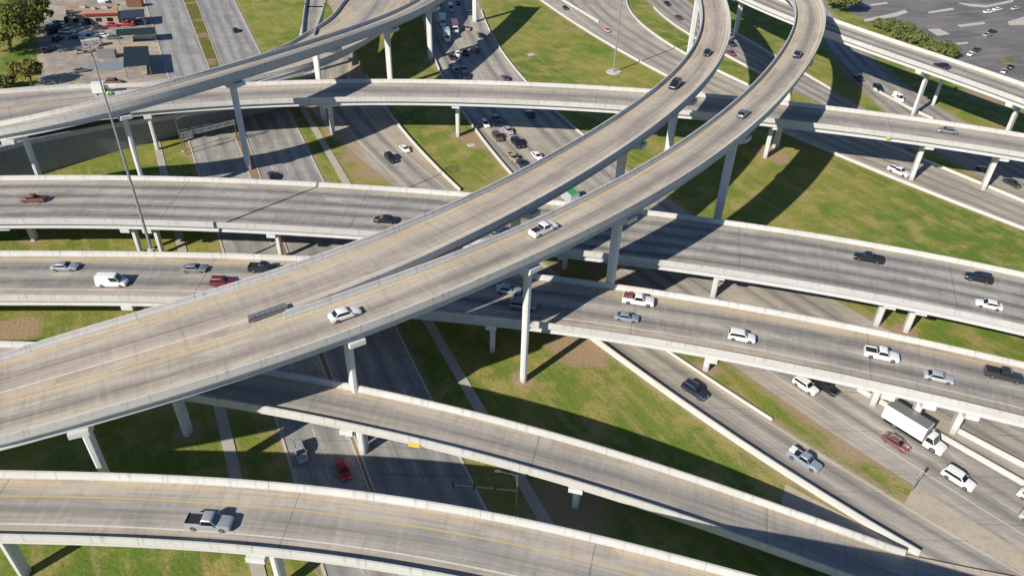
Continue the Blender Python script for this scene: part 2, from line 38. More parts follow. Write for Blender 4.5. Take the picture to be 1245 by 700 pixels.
'D6':([(-145.36,169.44,13.1),(-142.22,172.07,13.1),(-138.94,174.67,13.1),(-135.57,177.16,13.1),(-132.14,179.56,13.1),(-128.63,181.85,12.96),(-125.05,184.04,12.84),(-121.41,186.11,12.73),(-117.72,188.08,12.62),(-113.97,189.93,12.53),(-110.18,191.68,12.46),(-106.34,193.32,12.39),(-102.46,194.85,12.33),(-98.55,196.27,12.29),(-94.61,197.6,12.25),(-90.64,198.83,12.23),(-86.65,199.96,12.21),(-82.64,200.99,12.2),(-78.62,201.94,12.2),(-74.58,202.79,12.21),(-70.52,203.56,12.23),(-66.46,204.25,12.25),(-62.39,204.87,12.28),(-58.31,205.4,12.32),(-54.23,205.87,12.36),(-50.15,206.26,12.41),(-46.07,206.58,12.46),(-41.98,206.85,12.52),(-37.9,207.05,12.58),(-33.81,207.19,12.64),(-29.73,207.27,12.71),(-25.66,207.3,12.78),(-21.58,207.28,12.85),(-17.51,207.21,12.93),(-13.45,207.09,13.0),(-9.38,206.92,13.08),(-5.33,206.71,13.15),(-1.28,206.46,13.23),(2.77,206.17,13.3),(6.81,205.84,13.37),(10.84,205.48,13.45),(14.87,205.07,13.52),(18.9,204.64,13.59),(22.91,204.17,13.65),(26.92,203.67,13.71),(30.93,203.14,13.77),(34.93,202.58,13.82),(38.92,202.0,13.87),(42.91,201.39,13.92),(46.9,200.75,13.96),(50.87,200.09,13.99),(54.84,199.4,14.02),(58.81,198.7,14.04),(62.77,197.97,14.05),(66.73,197.22,14.05),(70.68,196.45,14.05),(74.63,195.66,14.04),(78.57,194.85,14.01),(82.5,194.03,13.98),(86.43,193.18,13.94),(90.36,192.32,13.89),(94.28,191.44,13.83),(98.2,190.55,13.75),(102.12,189.64,13.67),(106.03,188.72,13.57),(109.93,187.78,13.46),(113.83,186.83,13.34),(117.73,185.86,13.2),(121.62,184.88,13.05),(125.51,183.88,12.89),(129.4,182.87,12.71),(133.28,181.85,12.71),(137.16,180.82,12.71),(141.04,179.77,12.71),(144.91,178.7,12.71),(148.78,177.63,12.71),(152.64,176.54,12.71),(156.5,175.43,12.71),(160.36,174.32,12.71),(164.21,173.19,12.71),(168.06,172.04,12.71),(171.9,170.88,12.71),(175.73,169.72,12.71)],[(-136.87,159.34,13.1),(-133.89,161.84,13.1),(-130.91,164.19,13.1),(-127.87,166.46,13.1),(-124.76,168.63,13.1),(-121.58,170.7,12.96),(-118.35,172.68,12.84),(-115.05,174.56,12.73),(-111.7,176.34,12.62),(-108.29,178.03,12.53),(-104.83,179.62,12.46),(-101.32,181.11,12.39),(-97.78,182.52,12.33),(-94.19,183.83,12.29),(-90.56,185.05,12.25),(-86.9,186.18,12.23),(-83.21,187.22,12.21),(-79.49,188.18,12.2),(-75.74,189.06,12.2),(-71.97,189.86,12.21),(-68.18,190.58,12.23),(-64.38,191.23,12.25),(-60.55,191.8,12.28),(-56.71,192.31,12.32),(-52.86,192.74,12.36),(-48.99,193.12,12.41),(-45.12,193.43,12.46),(-41.24,193.67,12.52),(-37.35,193.87,12.58),(-33.45,194.0,12.64),(-29.55,194.08,12.71),(-25.64,194.11,12.78),(-21.73,194.09,12.85),(-17.82,194.02,12.93),(-13.91,193.9,13.0),(-9.99,193.74,13.08),(-6.08,193.54,13.15),(-2.16,193.3,13.23),(1.76,193.02,13.3),(5.68,192.7,13.37),(9.59,192.34,13.45),(13.51,191.95,13.52),(17.42,191.53,13.59),(21.33,191.07,13.65),(25.25,190.59,13.71),(29.16,190.07,13.77),(33.06,189.52,13.82),(36.97,188.95,13.87),(40.87,188.35,13.92),(44.77,187.73,13.96),(48.67,187.08,13.99),(52.57,186.41,14.02),(56.46,185.72,14.04),(60.35,185.0,14.05),(64.24,184.26,14.05),(68.12,183.51,14.05),(72.01,182.73,14.04),(75.89,181.93,14.01),(79.76,181.12,13.98),(83.64,180.29,13.94),(87.51,179.44,13.89),(91.38,178.58,13.83),(95.24,177.69,13.75),(99.11,176.8,13.67),(102.97,175.89,13.57),(106.82,174.96,13.46),(110.68,174.02,13.34),(114.53,173.06,13.2),(118.38,172.09,13.05),(122.22,171.11,12.89),(126.06,170.11,12.71),(129.9,169.1,12.71),(133.74,168.08,12.71),(137.57,167.04,12.71),(141.39,165.99,12.71),(145.22,164.92,12.71),(149.04,163.85,12.71),(152.85,162.76,12.71),(156.67,161.65,12.71),(160.47,160.53,12.71),(164.28,159.4,12.71),(168.08,158.26,12.71),(171.89,157.1,12.71)]),
'D7':([(-152.85,107.94,21.84),(-152.21,112.0,21.84),(-151.18,116.14,21.84),(-149.81,120.18,21.84),(-148.1,124.09,21.84),(-146.07,127.84,21.84),(-143.72,131.41,21.84),(-141.09,134.76,21.84),(-138.17,137.87,21.84),(-135.0,140.73,21.84),(-131.6,143.31,21.84),(-128.0,145.59,21.84),(-124.21,147.56,21.84),(-120.27,149.19,21.84),(-116.2,150.49,21.84),(-112.04,151.44,21.84),(-108.13,151.98,22.49),(-104.6,152.78,23.09),(-101.14,153.86,23.63),(-97.78,155.23,24.1),(-94.53,156.87,24.51),(-91.4,158.76,24.84),(-88.4,160.89,25.11),(-85.53,163.22,25.31),(-82.79,165.73,25.45),(-80.18,168.41,25.52),(-77.69,171.23,25.55),(-75.31,174.17,25.52),(-73.04,177.22,25.45),(-70.87,180.36,25.33),(-68.79,183.57,25.18),(-66.79,186.85,25.0),(-64.87,190.19,24.78),(-63.02,193.58,24.54),(-61.23,197.02,24.27),(-59.5,200.49,23.98),(-57.81,203.99,23.68),(-56.18,207.52,23.36),(-54.58,211.08,23.04),(-53.02,214.66,22.7),(-51.49,218.26,22.37),(-49.99,221.87,22.03),(-48.51,225.49,21.7),(-47.06,229.13,21.38),(-45.63,232.78,21.08),(-44.22,236.44,20.79),(-42.83,240.11,20.52),(-41.46,243.78,20.28),(-40.11,247.46,20.06),(-38.79,251.15,19.88),(-37.48,254.85,19.74),(-36.19,258.55,19.63),(-34.94,262.26,19.57),(-33.7,265.97,19.57),(-32.49,269.7,19.57),(-31.3,273.43,19.57),(-30.14,277.17,19.57),(-29.01,280.92,19.57),(-27.89,284.68,19.57),(-26.81,288.44,19.57),(-25.74,292.21,19.57),(-24.71,295.99,19.57),(-23.69,299.77,19.57),(-22.7,303.56,19.57),(-21.74,307.37,19.57)],[(-145.28,106.75,22.64),(-144.69,110.48,22.64),(-143.82,113.99,22.64),(-142.66,117.41,22.64),(-141.22,120.72,22.64),(-139.49,123.9,22.64),(-137.51,126.92,22.64),(-135.27,129.76,22.64),(-132.8,132.4,22.64),(-130.11,134.83,22.64),(-127.23,137.01,22.64),(-124.18,138.94,22.64),(-120.97,140.61,22.64),(-117.63,142.0,22.64),(-114.19,143.09,22.64),(-110.66,143.9,22.64),(-106.76,144.44,23.29),(-102.61,145.37,23.89),(-98.55,146.65,24.43),(-94.61,148.25,24.9),(-90.82,150.16,25.31),(-87.2,152.35,25.64),(-83.77,154.78,25.91),(-80.52,157.42,26.11),(-77.45,160.23,26.25),(-74.56,163.2,26.32),(-71.83,166.28,26.35),(-69.25,169.47,26.32),(-66.81,172.75,26.25),(-64.5,176.09,26.13),(-62.29,179.5,25.98),(-60.19,182.95,25.8),(-58.18,186.45,25.58),(-56.25,189.98,25.34),(-54.4,193.53,25.07),(-52.61,197.12,24.78),(-50.88,200.72,24.48),(-49.2,204.34,24.16),(-47.57,207.98,23.84),(-45.98,211.63,23.5),(-44.42,215.28,23.17),(-42.9,218.95,22.83),(-41.4,222.63,22.5),(-39.93,226.31,22.18),(-38.49,230.01,21.88),(-37.06,233.7,21.59),(-35.66,237.41,21.32),(-34.27,241.12,21.08),(-32.91,244.85,20.86),(-31.57,248.57,20.68),(-30.24,252.31,20.54),(-28.94,256.06,20.43),(-27.67,259.82,20.37),(-26.42,263.58,20.37),(-25.19,267.35,20.37),(-23.99,271.14,20.37),(-22.81,274.92,20.37),(-21.66,278.72,20.37),(-20.54,282.53,20.37),(-19.43,286.34,20.37),(-18.36,290.16,20.37),(-17.31,293.98,20.37),(-16.28,297.81,20.37),(-15.28,301.65,20.37),(-14.31,305.49,20.37)]),  # unseen left end is bent to throw shade onto the wide bridge
'D9':([(80.17,338.44,16.69),(80.77,334.69,16.69),(81.43,331.01,16.69),(82.16,327.34,16.69),(82.95,323.68,16.69),(83.81,320.04,16.69),(84.73,316.42,16.69),(85.72,312.81,16.69),(86.77,309.22,16.69),(87.89,305.65,16.69),(89.07,302.1,16.69),(90.32,298.57,16.69),(91.63,295.07,16.69),(93.0,291.59,16.69),(94.43,288.13,16.69),(95.93,284.7,16.69),(97.49,281.3,16.69),(99.11,277.93,16.69),(100.79,274.57,16.69),(102.53,271.24,16.69),(104.31,267.93,16.69),(106.15,264.64,16.69),(108.04,261.36,16.69),(109.96,258.1,16.69),(111.92,254.86,16.69),(113.92,251.62,16.69),(115.94,248.39,16.69),(117.99,245.17,16.69),(120.06,241.96,16.69),(122.15,238.74,16.69),(124.25,235.52,16.69),(126.36,232.3,16.69),(128.47,229.08,16.69),(130.58,225.84,16.69),(132.69,222.59,16.69),(134.79,219.32,16.69),(136.88,216.04,16.69),(138.95,212.74,16.69),(141.0,209.41,16.69),(143.02,206.06,16.69),(145.01,202.69,16.69),(146.97,199.3,16.69),(148.89,195.88,16.69),(150.78,192.45,16.69),(152.63,189.0,16.69),(154.44,185.53,16.69),(156.22,182.04,16.69),(157.97,178.54,16.69),(159.68,175.01,16.69),(161.35,171.47,16.69),(162.99,167.91,16.69),(164.57,164.37,16.69)],[(67.87,336.46,16.69),(68.49,332.6,16.69),(69.19,328.7,16.69),(69.96,324.81,16.69),(70.8,320.93,16.69),(71.71,317.07,16.69),(72.69,313.23,16.69),(73.73,309.41,16.69),(74.85,305.6,16.69),(76.04,301.82,16.69),(77.29,298.06,16.69),(78.61,294.32,16.69),(80.0,290.6,16.69),(81.45,286.91,16.69),(82.97,283.25,16.69),(84.56,279.62,16.69),(86.21,276.01,16.69),(87.92,272.44,16.69),(89.7,268.9,16.69),(91.52,265.4,16.69),(93.4,261.93,16.69),(95.32,258.49,16.69),(97.27,255.09,16.69),(99.27,251.71,16.69),(101.29,248.36,16.69),(103.34,245.04,16.69),(105.41,241.74,16.69),(107.5,238.46,16.69),(109.6,235.19,16.69),(111.71,231.95,16.69),(113.82,228.71,16.69),(115.94,225.48,16.69),(118.04,222.26,16.69),(120.14,219.04,16.69),(122.23,215.83,16.69),(124.3,212.61,16.69),(126.35,209.39,16.69),(128.37,206.16,16.69),(130.36,202.93,16.69),(132.32,199.68,16.69),(134.25,196.42,16.69),(136.14,193.13,16.69),(138.0,189.83,16.69),(139.83,186.51,16.69),(141.62,183.17,16.69),(143.38,179.81,16.69),(145.1,176.44,16.69),(146.79,173.04,16.69),(148.44,169.63,16.69),(150.06,166.21,16.69),(151.64,162.76,16.69),(153.21,159.27,16.69)]),
'RB':([(-161.35,184.68,12.52),(-137.25,191.33,12.52),(-133.0,192.5,12.54),(-128.76,193.68,12.56),(-124.52,194.84,12.57),(-120.26,195.97,12.59),(-115.9,196.87,12.61),(-111.4,197.49,12.63),(-106.92,198.12,12.64),(-102.61,199.07,12.66),(-98.64,200.63,12.68),(-95.11,203.02,12.69),(-91.91,206.06,12.69),(-88.9,209.39,12.71),(-85.93,212.67,12.75),(-82.91,215.93,12.85),(-79.94,219.26,12.97),(-77.13,222.7,13.11),(-74.58,226.28,13.26),(-72.4,230.07,13.4),(-70.67,234.08,13.52),(-69.26,238.27,13.63),(-67.88,242.45,13.74),(-66.47,246.64,13.85),(-65.16,250.85,13.95),(-64.11,255.11,14.04),(-63.44,259.43,14.11),(-63.12,263.81,14.16),(-63.0,268.23,14.2),(-62.93,272.66,14.24),(-62.77,277.07,14.28),(-60.94,327.04,14.28)],[(-154.64,171.34,12.52),(-132.16,182.28,12.52),(-127.55,184.52,12.54),(-122.95,186.77,12.56),(-118.31,188.95,12.59),(-113.62,190.99,12.61),(-108.88,192.92,12.63),(-104.1,194.77,12.65),(-99.29,196.54,12.67),(-94.37,198.04,12.66),(-89.38,199.35,12.65),(-84.42,200.75,12.65),(-79.64,202.47,12.71),(-75.07,204.7,12.86),(-70.57,207.25,13.11),(-66.24,210.11,13.4),(-62.23,213.32,13.68),(-58.68,216.92,13.89),(-55.56,220.97,14.06),(-52.79,225.34,14.2),(-50.3,229.85,14.3),(-48.11,234.45,14.35),(-46.25,239.23,14.36),(-44.66,244.14,14.34),(-43.29,249.11,14.31),(-42.1,254.07,14.31),(-41.22,259.1,14.31),(-40.6,264.18,14.31),(-40.12,269.3,14.31),(-39.67,274.42,14.31),(-39.13,279.52,14.31),(-33.83,329.24,14.31)]),
'RC':([(-69.01,239.85,13.71),(-69.01,239.85,13.71),(-69.9,244.04,13.71),(-70.8,248.24,13.71),(-71.69,252.43,13.71),(-72.56,256.63,13.71),(-73.42,260.83,13.71),(-74.25,265.03,13.71),(-75.07,269.24,13.71),(-75.89,273.45,13.71),(-76.71,277.66,13.71),(-88.22,336.54,13.71)],[(-65.31,241.84,13.71),(-65.31,241.84,13.71),(-65.71,245.91,13.71),(-66.1,249.99,13.71),(-66.5,254.06,13.71),(-66.93,258.13,13.71),(-67.41,262.2,13.71),(-67.92,266.26,13.71),(-68.47,270.31,13.71),(-69.01,274.37,13.71),(-69.55,278.43,13.71),(-77.45,337.91,13.71)]),
'D8':([(-139.42,160.23,8.58),(-125.01,176.59,8.58),(-122.67,179.18,8.29),(-120.33,181.79,8.0),(-117.94,184.36,7.71),(-115.45,186.9,7.44),(-112.92,189.4,7.17),(-110.34,191.84,6.88),(-107.76,194.17,6.56),(-105.13,196.44,6.23),(-102.5,198.67,5.89),(-99.89,200.95,5.55),(-97.24,203.28,5.24),(-94.59,205.65,4.94),(-91.92,208.04,4.64),(-89.24,210.43,4.35),(-86.57,212.8,4.05),(-63.84,233.33,4.05)],[(-135.58,152.65,8.58),(-120.98,169.11,8.58),(-118.7,171.67,8.29),(-116.43,174.24,8.0),(-114.11,176.77,7.71),(-111.74,179.25,7.44),(-109.33,181.69,7.17),(-106.87,184.08,6.88),(-104.34,186.39,6.56),(-101.76,188.64,6.23),(-99.16,190.86,5.89),(-96.57,193.12,5.55),(-94.03,195.41,5.24),(-91.5,197.73,4.94),(-88.98,200.06,4.64),(-86.47,202.39,4.35),(-83.95,204.71,4.05),(-61.9,225.05,4.05)])}
PIERS=[('FB','hammer',-54.27,67.72,24.24,0.392,8.48,-0.9),('FB','hammer',17.77,116.86,27.47,0.789,8.48,-0.9),('FB','hammer',45.53,150.68,27.54,0.959,8.48,-0.9),('FB','hammer',-23.29,83.75,26.22,0.561,8.48,0.7),('FB','hammer',1.03,101.4,27.19,0.703,8.48,-2.24),('FB','hammer',73.33,199.03,27.31,1.135,8.48,0),('FA','hammer',22.6,147.66,26.9,0.979,9.57,0),('FA','hammer',37.64,172.73,26.52,1.079,9.18,0),('FA','hammer',0.34,118.71,27.01,0.849,10.08,0),('FA','hammer',61.21,272.15,26.48,1.594,7.87,0),('D7','hammer',-107.42,148.22,23.18,0.262,7.67,5.63),('D7','hammer',-52.41,206.52,24.12,1.13,7.67,4.74),('D7','hammer',-87.26,157.1,25.39,0.649,7.67,0),('D7','hammer',-69.06,176.3,25.79,0.948,7.67,0),('D7','hammer',-40.86,234.52,21.24,1.206,7.67,0),('D7','hammer',-31.0,261.98,19.99,1.247,7.67,0),('D7','hammer',-18.02,306.43,19.97,1.322,7.67,0),('D1','hammer',-64.24,58.9,14.31,0.016,9.4,0),('D1','hammer',-29.42,58.31,14.31,-0.071,9.4,0),('D1','hammer',5.18,53.16,14.31,-0.222,9.4,0),('D2','hammer',-23.11,80.41,11.29,-0.178,7.52,1.95),('D2','hammer',10.61,73.63,8.18,-0.224,7.52,-0.34),('D2','hammer',-51.86,85.02,12.3,-0.143,7.52,0),('D4','hammer',35.91,104.52,9.54,-0.241,14.5,0),('D4','hammer',-69.58,114.31,9.54,0.029,14.5,0),('D4','hammer',63.59,96.7,9.54,-0.312,14.5,0),('D4','hammer',69.48,94.77,9.54,-0.321,14.5,-2.2),('D4','hammer',75.52,92.7,9.54,-0.337,14.5,-2.2),('D4','bent',-2.78,111.62,9.54,-0.127,14.5,0),('D4','bent',-37.42,114.32,9.54,-0.032,14.5,0),('D5','hammer',73.47,122.27,9.9,-0.3,19.04,-3.2),('D5','hammer',78.74,120.59,9.9,-0.313,19.04,-3.2),('D5','hammer',42.33,130.31,9.9,-0.211,19.04,-3.2),('D5','hammer',-105.88,140.44,9.9,0.083,19.04,0),('D5','hammer',11.24,135.83,9.9,-0.145,19.04,0),('D5','bent',-80.85,141.72,9.9,0.025,19.04,0),('D5','bent',-76.12,141.79,9.9,0.008,19.04,0),('D5','bent',-49.87,141.41,9.9,-0.037,19.04,0),('D5','bent',-29.18,140.23,9.9,-0.077,19.04,0),('D6','hammer',-16.67,200.57,12.95,-0.024,13.19,0),('D6','hammer',-52.15,199.42,12.38,0.104,13.19,0),('D6','hammer',30.44,196.54,13.77,-0.135,13.19,0),('D6','hammer',105.08,182.16,13.55,-0.234,13.19,0),('D6','hammer',122.13,177.94,12.96,-0.252,13.19,0),('D6','hammer',68.43,190.16,14.04,-0.195,13.19,2.72),('D6','bent',-97.86,189.47,12.31,0.337,13.19,0),('D9','hammer',83.78,298.45,16.69,-1.24,12.46,0),('D9','hammer',123.36,225.51,16.69,-0.992,12.46,0),('D9','hammer',138.35,201.7,16.69,-1.033,12.46,0),('RB','hammer',-124.74,190.62,12.56,0.365,9.03,0),('RC','hammer',-68.19,247.46,13.71,1.725,5.02,0),('D8','hammer',-119.29,176.97,8.12,0.834,8.5,0)]
OUTRIGGER=(133.26,234.2)
ROADS={'street_left':([(-305.37,620.0),(-300.48,610.26),(-295.58,600.52),(-290.69,590.78),(-285.79,581.04),(-280.9,571.3),(-276.0,561.56),(-271.11,551.82),(-266.21,542.08),(-261.32,532.34),(-256.42,522.6),(-251.53,512.86),(-246.63,503.12),(-241.74,493.38),(-236.84,483.64),(-231.95,473.9),(-227.06,464.16),(-222.16,454.42),(-217.27,444.68),(-212.37,434.94),(-207.48,425.2),(-202.58,415.46),(-197.69,405.72),(-192.79,395.98),(-187.9,386.24),(-183.0,376.5),(-178.11,366.76),(-173.21,357.02),(-168.32,347.28),(-163.43,337.54),(-158.53,327.8),(-153.64,318.06),(-148.74,308.32),(-143.85,298.58),(-138.95,288.84),(-134.06,279.1),(-129.16,269.36),(-124.27,259.62),(-119.37,249.88),(-114.48,240.14),(-109.58,230.4),(-104.69,220.66),(-99.79,210.92),(-94.9,201.18),(-90.01,191.44),(-85.11,181.7),(-80.22,171.96),(-75.32,162.22),(-70.43,152.48),(-65.53,142.74),(-60.64,133.0),(-55.74,123.26),(-50.85,113.52),(-45.95,103.78),(-41.06,94.04),(-36.16,84.3),(-31.27,74.56),(-26.37,64.82),(-21.48,55.08),(-16.59,45.34),(-11.69,35.6),(-6.8,25.86),(-1.9,16.12),(2.99,6.38),(7.89,-3.36),(12.78,-13.1),(17.68,-22.84),(22.57,-32.58),(27.47,-42.32),(32.36,-52.06),(37.26,-61.8),(42.15,-71.54)],[(-283.12,620.0),(-278.44,610.26),(-273.75,600.52),(-269.07,590.78),(-264.39,581.04),(-259.7,571.3),(-255.02,561.56),(-250.33,551.82),(-245.65,542.08),(-240.97,532.34),(-236.28,522.6),(-231.6,512.86),(-226.92,503.12),(-222.23,493.38),(-217.55,483.64),(-212.86,473.9),(-208.18,464.16),(-203.5,454.42),(-198.81,444.68),(-194.13,434.94),(-189.44,425.2),(-184.76,415.46),(-180.08,405.72),(-175.39,395.98),(-170.71,386.24),(-166.03,376.5),(-161.34,366.76),(-156.66,357.02),(-151.97,347.28),(-147.29,337.54),(-142.61,327.8),(-137.92,318.06),(-133.24,308.32),(-128.55,298.58),(-123.87,288.84),(-119.19,279.1),(-114.5,269.36),(-109.82,259.62),(-105.14,249.88),(-100.45,240.14),(-95.77,230.4),(-91.08,220.66),(-86.4,210.92),(-81.72,201.18),(-77.03,191.44),(-72.35,181.7),(-67.66,171.96),(-62.98,162.22),(-58.3,152.48),(-53.61,142.74),(-48.93,133.0),(-44.25,123.26),(-39.56,113.52),(-34.88,103.78),(-30.19,94.04),(-25.51,84.3),(-20.83,74.56),(-16.14,64.82),(-11.46,55.08),(-6.78,45.34),(-2.09,35.6),(2.59,25.86),(7.28,16.12),(11.96,6.38),(16.64,-3.36),(21.33,-13.1),(26.01,-22.84),(30.7,-32.58),(35.38,-42.32),(40.06,-52.06),(44.75,-61.8),(49.43,-71.54)]),
'street_right':([(-271.29,620.0),(-266.8,610.26),(-262.31,600.52),(-257.81,590.78),(-253.32,581.04),(-248.83,571.3),(-244.34,561.56),(-239.85,551.82),(-235.36,542.08),(-230.87,532.34),(-226.38,522.6),(-221.88,512.86),(-217.39,503.12),(-212.9,493.38),(-208.41,483.64),(-203.92,473.9),(-199.43,464.16),(-194.94,454.42),(-190.45,444.68),(-185.96,434.94),(-181.46,425.2),(-176.97,415.46),(-172.48,405.72),(-167.99,395.98),(-163.5,386.24),(-159.01,376.5),(-154.52,366.76),(-150.03,357.02),(-145.53,347.28),(-141.04,337.54),(-136.55,327.8),(-132.06,318.06),(-127.57,308.32),(-123.08,298.58),(-118.59,288.84),(-114.1,279.1),(-109.6,269.36),(-105.11,259.62),(-100.62,249.88),(-96.13,240.14),(-91.64,230.4),(-87.15,220.66),(-82.66,210.92),(-78.17,201.18),(-73.68,191.44),(-69.18,181.7),(-64.69,171.96),(-60.2,162.22),(-55.71,152.48),(-51.22,142.74),(-46.73,133.0),(-42.24,123.26),(-37.75,113.52),(-33.25,103.78),(-28.76,94.04),(-24.27,84.3),(-19.78,74.56),(-15.29,64.82),(-10.8,55.08),(-6.31,45.34),(-1.82,35.6),(2.67,25.86),(7.17,16.12),(11.66,6.38),(16.15,-3.36),(20.64,-13.1),(25.13,-22.84),(29.62,-32.58),(34.11,-42.32),(38.6,-52.06),(43.1,-61.8),(47.59,-71.54)],[(-255.57,620.0),(-251.09,610.26),(-246.6,600.52),(-242.12,590.78),(-237.63,581.04),(-233.15,571.3),(-228.66,561.56),(-224.18,551.82),(-219.69,542.08),(-215.21,532.34),(-210.72,522.6),(-206.24,512.86),(-201.75,503.12),(-197.27,493.38),(-192.78,483.64),(-188.3,473.9),(-183.81,464.16),(-179.33,454.42),(-174.84,444.68),(-170.36,434.94),(-165.87,425.2),(-161.39,415.46),(-156.9,405.72),(-152.42,395.98),(-147.93,386.24),(-143.45,376.5),(-138.96,366.76),(-134.48,357.02),(-129.99,347.28),(-125.51,337.54),(-121.02,327.8),(-116.54,318.06),(-112.05,308.32),(-107.57,298.58),(-103.08,288.84),(-98.6,279.1),(-94.11,269.36),(-89.63,259.62),(-85.14,249.88),(-80.66,240.14),(-76.17,230.4),(-71.69,220.66),(-67.2,210.92),(-62.72,201.18),(-58.23,191.44),(-53.75,181.7),(-49.27,171.96),(-44.78,162.22),(-40.3,152.48),(-35.81,142.74),(-31.33,133.0),(-26.84,123.26),(-22.36,113.52),(-17.87,103.78),(-13.39,94.04),(-8.9,84.3),(-4.42,74.56),(0.07,64.82),(4.55,55.08),(9.04,45.34),(13.52,35.6),(18.01,25.86),(22.49,16.12),(26.98,6.38),(31.46,-3.36),(35.95,-13.1),(40.43,-22.84),(44.92,-32.58),(49.4,-42.32),(53.89,-52.06),(58.37,-61.8),(62.86,-71.54)]),
'walk_right':([(-67.86,220.66),(-65.43,215.62),(-62.99,210.59),(-60.56,205.55),(-58.13,200.51),(-55.69,195.47),(-53.26,190.43),(-50.83,185.4),(-48.4,180.36),(-45.96,175.32),(-43.53,170.28),(-41.1,165.24),(-38.66,160.21),(-36.23,155.17),(-33.8,150.13),(-31.37,145.09),(-28.93,140.05),(-26.5,135.02),(-24.07,129.98),(-21.63,124.94),(-19.2,119.9),(-16.77,114.86),(-14.33,109.83),(-11.9,104.79),(-9.47,99.75),(-7.04,94.71),(-4.6,89.67),(-2.17,84.64),(0.26,79.6),(2.7,74.56),(5.13,69.52),(7.56,64.49),(10.0,59.45),(12.43,54.41),(14.86,49.37),(17.29,44.33),(19.73,39.3),(22.16,34.26),(24.59,29.22),(27.03,24.18),(29.46,19.14),(31.89,14.11),(34.32,9.07),(36.76,4.03),(39.19,-1.01),(41.62,-6.05),(44.06,-11.08),(46.49,-16.12),(48.92,-21.16),(51.36,-26.2),(53.79,-31.24),(56.22,-36.27),(58.65,-41.31),(61.09,-46.35),(63.52,-51.39),(65.95,-56.42),(68.39,-61.46),(70.82,-66.5),(73.25,-71.54)],[(-65.86,220.66),(-63.43000000000001,215.62),(-60.99,210.59),(-58.56,205.55),(-56.13,200.51),(-53.69,195.47),(-51.26,190.43),(-48.83,185.4),(-46.4,180.36),(-43.96,175.32),(-41.53,170.28),(-39.1,165.24),(-36.66,160.21),(-34.23,155.17),(-31.799999999999997,150.13),(-29.37,145.09),(-26.93,140.05),(-24.5,135.02),(-22.07,129.98),(-19.63,124.94),(-17.2,119.9),(-14.77,114.86),(-12.33,109.83),(-9.9,104.79),(-7.470000000000001,99.75),(-5.04,94.71),(-2.5999999999999996,89.67),(-0.16999999999999993,84.64),(2.26,79.6),(4.7,74.56),(7.13,69.52),(9.559999999999999,64.49),(12.0,59.45),(14.43,54.41),(16.86,49.37),(19.29,44.33),(21.73,39.3),(24.16,34.26),(26.59,29.22),(29.03,24.18),(31.46,19.14),(33.89,14.11),(36.32,9.07),(38.76,4.03),(41.19,-1.01),(43.62,-6.05),(46.06,-11.08),(48.49,-16.12),(50.92,-21.16),(53.36,-26.2),(55.79,-31.24),(58.22,-36.27),(60.65,-41.31),(63.09,-46.35),(65.52000000000001,-51.39),(67.95,-56.42),(70.39,-61.46),(72.82,-66.5),(75.25,-71.54)]),
'walk_left':([(-108.91,208.65),(-106.92,204.71),(-104.94,200.76),(-102.96,196.81),(-100.97,192.87),(-98.99,188.92),(-97.01,184.98),(-95.02,181.03),(-93.04,177.08),(-91.06,173.14),(-89.07,169.19),(-87.09,165.24),(-85.11,161.3),(-83.12,157.35),(-81.14,153.4),(-79.16,149.46),(-77.17,145.51),(-75.19,141.57),(-73.21,137.62),(-71.23,133.67),(-69.24,129.73),(-67.26,125.78),(-65.28,121.83),(-63.29,117.89),(-61.31,113.94),(-59.33,109.99),(-57.34,106.05),(-55.36,102.1),(-53.38,98.16),(-51.39,94.21),(-49.41,90.26),(-47.43,86.32),(-45.44,82.37),(-43.46,78.42),(-41.48,74.48),(-39.49,70.53),(-37.51,66.58),(-35.53,62.64),(-33.54,58.69),(-31.56,54.75),(-29.58,50.8),(-27.6,46.85),(-25.61,42.91),(-23.63,38.96),(-21.65,35.01),(-19.66,31.07),(-17.68,27.12),(-15.7,23.17),(-13.71,19.23),(-11.73,15.28),(-9.75,11.34),(-7.76,7.39),(-5.78,3.44),(-3.8,-0.5),(-1.81,-4.45),(0.17,-8.4),(2.15,-12.34),(4.14,-16.29),(6.12,-20.24),(8.1,-24.18),(10.09,-28.13),(12.07,-32.07),(14.05,-36.02),(16.03,-39.97),(18.02,-43.91),(20.0,-47.86),(21.98,-51.81),(23.97,-55.75),(25.95,-59.7),(27.93,-63.65),(29.92,-67.59),(31.9,-71.54)],[(-106.89,208.65),(-104.9,204.71),(-102.92,200.76),(-100.94,196.81),(-98.95,192.87),(-96.97,188.92),(-94.99,184.98),(-93.0,181.03),(-91.02,177.08),(-89.04,173.14),(-87.05,169.19),(-85.07,165.24),(-83.09,161.3),(-81.1,157.35),(-79.12,153.4),(-77.14,149.46),(-75.15,145.51),(-73.17,141.57),(-71.19,137.62),(-69.21,133.67),(-67.22,129.73),(-65.24,125.78),(-63.26,121.83),(-61.27,117.89),(-59.29,113.94),(-57.31,109.99),(-55.32,106.05),(-53.34,102.1),(-51.36,98.16),(-49.37,94.21),(-47.39,90.26),(-45.41,86.32),(-43.42,82.37),(-41.44,78.42),(-39.46,74.48),(-37.47,70.53),(-35.49,66.58),(-33.51,62.64),(-31.52,58.69),(-29.54,54.75),(-27.56,50.8),(-25.58,46.85),(-23.59,42.91),(-21.61,38.96),(-19.63,35.01),(-17.64,31.07),(-15.66,27.12),(-13.68,23.17),(-11.69,19.23),(-9.71,15.28),(-7.73,11.34),(-5.74,7.39),(-3.76,3.44),(-1.78,-0.5),(0.21,-4.45),(2.19,-8.4),(4.17,-12.34),(6.16,-16.29),(8.14,-20.24),(10.12,-24.18),(12.11,-28.13),(14.09,-32.07),(16.07,-36.02),(18.05,-39.97),(20.04,-43.91),(22.02,-47.86),(24.0,-51.81),(25.99,-55.75),(27.97,-59.7),(29.95,-63.65),(31.94,-67.59),(33.92,-71.54)]),
